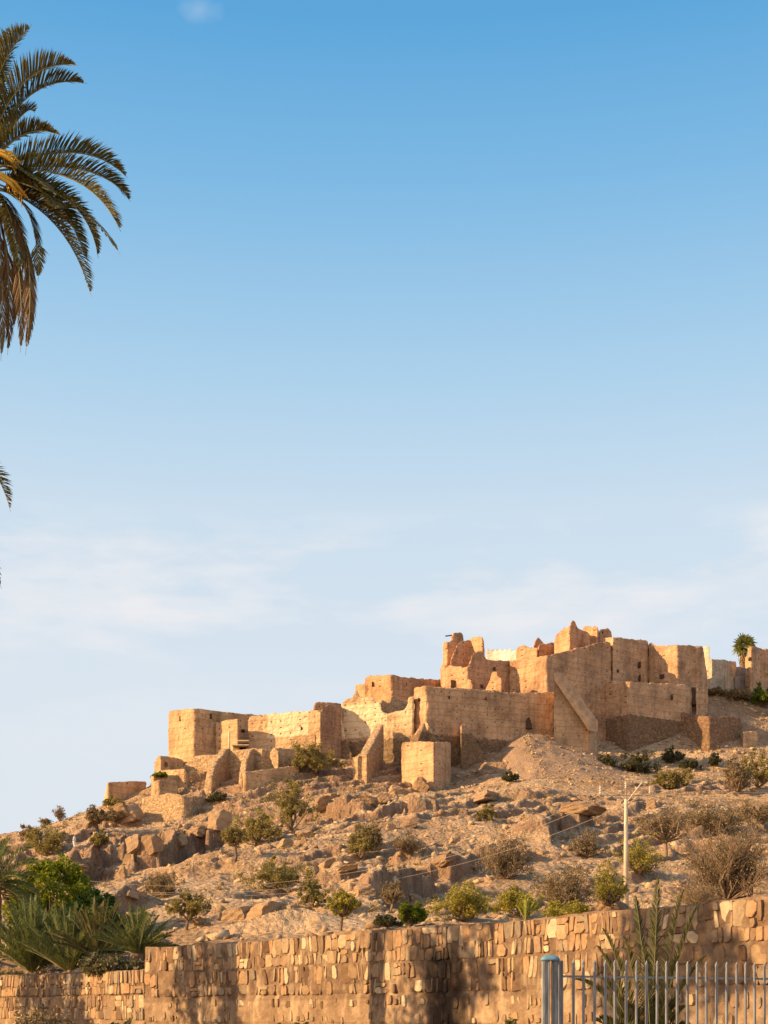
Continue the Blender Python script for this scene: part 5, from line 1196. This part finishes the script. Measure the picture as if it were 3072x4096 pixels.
    # small splayed tip: two thin side barbs
mb = MB()
railz = CAMZ+(HY-3906)/F*18
a_ = fa-fd*.22; b_2 = fa+fd*sp_*28
for z in (railz, .35):
    for t_, hgt, dep in ((0, .028, .04),):
        m2 = (a_+b_2)/2; mb.box((m2.x, m2.y, z), ((b_2-a_).length, .022, hgt), math.atan2(fd.y, fd.x))
mb.build('rail', blue, fence)
def px(x12, d): return (S(12, x12, 0)[0]-CX)/F*d
pz = CAMZ+(HY-S(12, 0, 260)[1])/F*17.9
rz_ = math.atan2(fd.y, fd.x)
xa, xb, xc = px(218, 17.9), px(385, 17.9), px(462, 17.9)
for xx, ww, oy, tz in ((xa, .075, 0, 0), (xb, .075, .02, 0), (xc, .055, .06, .005)):
    mb = MB(); mb.box((xx, 17.9+oy, pz/2), (ww, .08, pz+tz), rz_)
    # raised corner folds of the post section
    mb.box((xx-ww*.5, 17.9+oy-.045, pz/2), (.008, .012, pz-.02), rz_); mb.box((xx+ww*.5, 17.9+oy-.045, pz/2), (.008, .012, pz-.02), rz_)
    mb.build('post', blue, fence)
mb = MB(); cxp = px(295, 17.9); prof = [(.118, 0), (.122, .022), (.105, .045), (.06, .068), (.0, .078)]; n = 20; V = []; Fc = []
for r0, z0 in prof:
    for k in range(n):
        th = 2*math.pi*k/n; V.append((cxp+math.copysign(abs(math.cos(th))**.6, math.cos(th))*r0, 17.92+math.copysign(abs(math.sin(th))**.6, math.sin(th))*r0*.75, pz+z0))
for j in range(len(prof)-1):
    for k in range(n): Fc.append((j*n+k, j*n+(k+1) % n, (j+1)*n+(k+1) % n, (j+1)*n+k))
Fc.append(tuple(range(n))[::-1]); mb.add(V, Fc); mb.build('post_cap', plain('blue_cap_paint', (.13, .27, .36), .5, .2, 12), fence, True)

# ------------------------------------------------------------------ person walking on the slope
white = plain('white_cotton', (.80, .76, .70), .9, .08, 3)
skin = plain('skin', (.34, .19, .12), .6, .1)
pp = ground_px(14, 650, 1110, 110); hgt = 540*ZV[14][2]/F*pp.y; u = hgt/1.75
person = empty('person', pp); tag(person, 'person in loose white tunic and trousers walking across the upper left slope', 'person')
def skinned(name, joints, edges, mat, parent):
    me = bpy.data.meshes.new(name); me.from_pydata([tuple(pp+Vector(j[:3])*u) for j in joints], edges, []); me.materials.append(mat)
    o = bpy.data.objects.new(name, me); COL.objects.link(o); o.parent = parent; o.matrix_parent_inverse = parent.matrix_world.inverted()
    s = o.modifiers.new('skin', 'SKIN'); o.modifiers.new('smooth', 'SUBSURF').levels = 1; o.modifiers['smooth'].render_levels = 2
    for i, j in enumerate(joints): me.skin_vertices[0].data[i].radius = (j[3]*u, j[3]*u*(j[4] if len(j) > 4 else 1))
    me.skin_vertices[0].data[0].use_root = True; return o
J = [(0, 0, .92, .135), (.02, 0, 1.12, .125), (.05, 0, 1.34, .15), (.09, 0, 1.47, .06), (.12, -.01, 1.58, .092), (.13, -.01, 1.68, .085),
     (.04, -.17, 1.38, .062), (-.02, -.23, 1.12, .048), (-.10, -.20, .90, .036), (.05, .17, 1.38, .062), (.10, .22, 1.12, .048), (.20, .20, .94, .036),
     (-.02, -.09, .86, .095), (.02, -.09, .48, .065), (.04, -.09, .08, .045), (-.08, -.10, .03, .035), (.01, .09, .86, .095), (.10, .09, .50, .062), (.20, .09, .16, .042), (.11, .09, .07, .035),
     (-.14, -.19, .84, .02), (.24, .19, .88, .02)]
E = [(0, 1), (1, 2), (2, 3), (3, 4), (4, 5), (2, 6), (6, 7), (7, 8), (2, 9), (9, 10), (10, 11), (0, 12), (12, 13), (13, 14), (14, 15), (0, 16), (16, 17), (17, 18), (18, 19), (8, 20), (11, 21)]
skinned('body', J, E, skin, person)
skinned('tunic', [(-.04, 0, .72, .19, 1.1), (-.02, 0, .95, .17), (.02, 0, 1.15, .155), (.05, 0, 1.35, .17), (.06, 0, 1.42, .12), (.04, -.17, 1.38, .085), (-.03, -.23, 1.12, .075), (-.10, -.21, .95, .065), (.05, .17, 1.38, .085), (.10, .22, 1.12, .075), (.17, .20, 1.0, .06)],
        [(0, 1), (1, 2), (2, 3), (3, 4), (3, 5), (5, 6), (6, 7), (3, 8), (8, 9), (9, 10)], white, person)
skinned('trousers', [(0, 0, .80, .14), (-.02, -.09, .72, .12), (.02, -.09, .45, .095), (.04, -.09, .12, .075), (.02, .09, .72, .12), (.10, .09, .48, .09), (.18, .09, .2, .07)], [(0, 1), (1, 2), (2, 3), (0, 4), (4, 5), (5, 6)], white, person)
skinned('headscarf', [(.14, 0, 1.72, .10), (.16, 0, 1.60, .105), (.17, .02, 1.45, .09)], [(0, 1), (1, 2)], plain('brown_scarf', (.42, .22, .13), .9), person)
# tiny bird
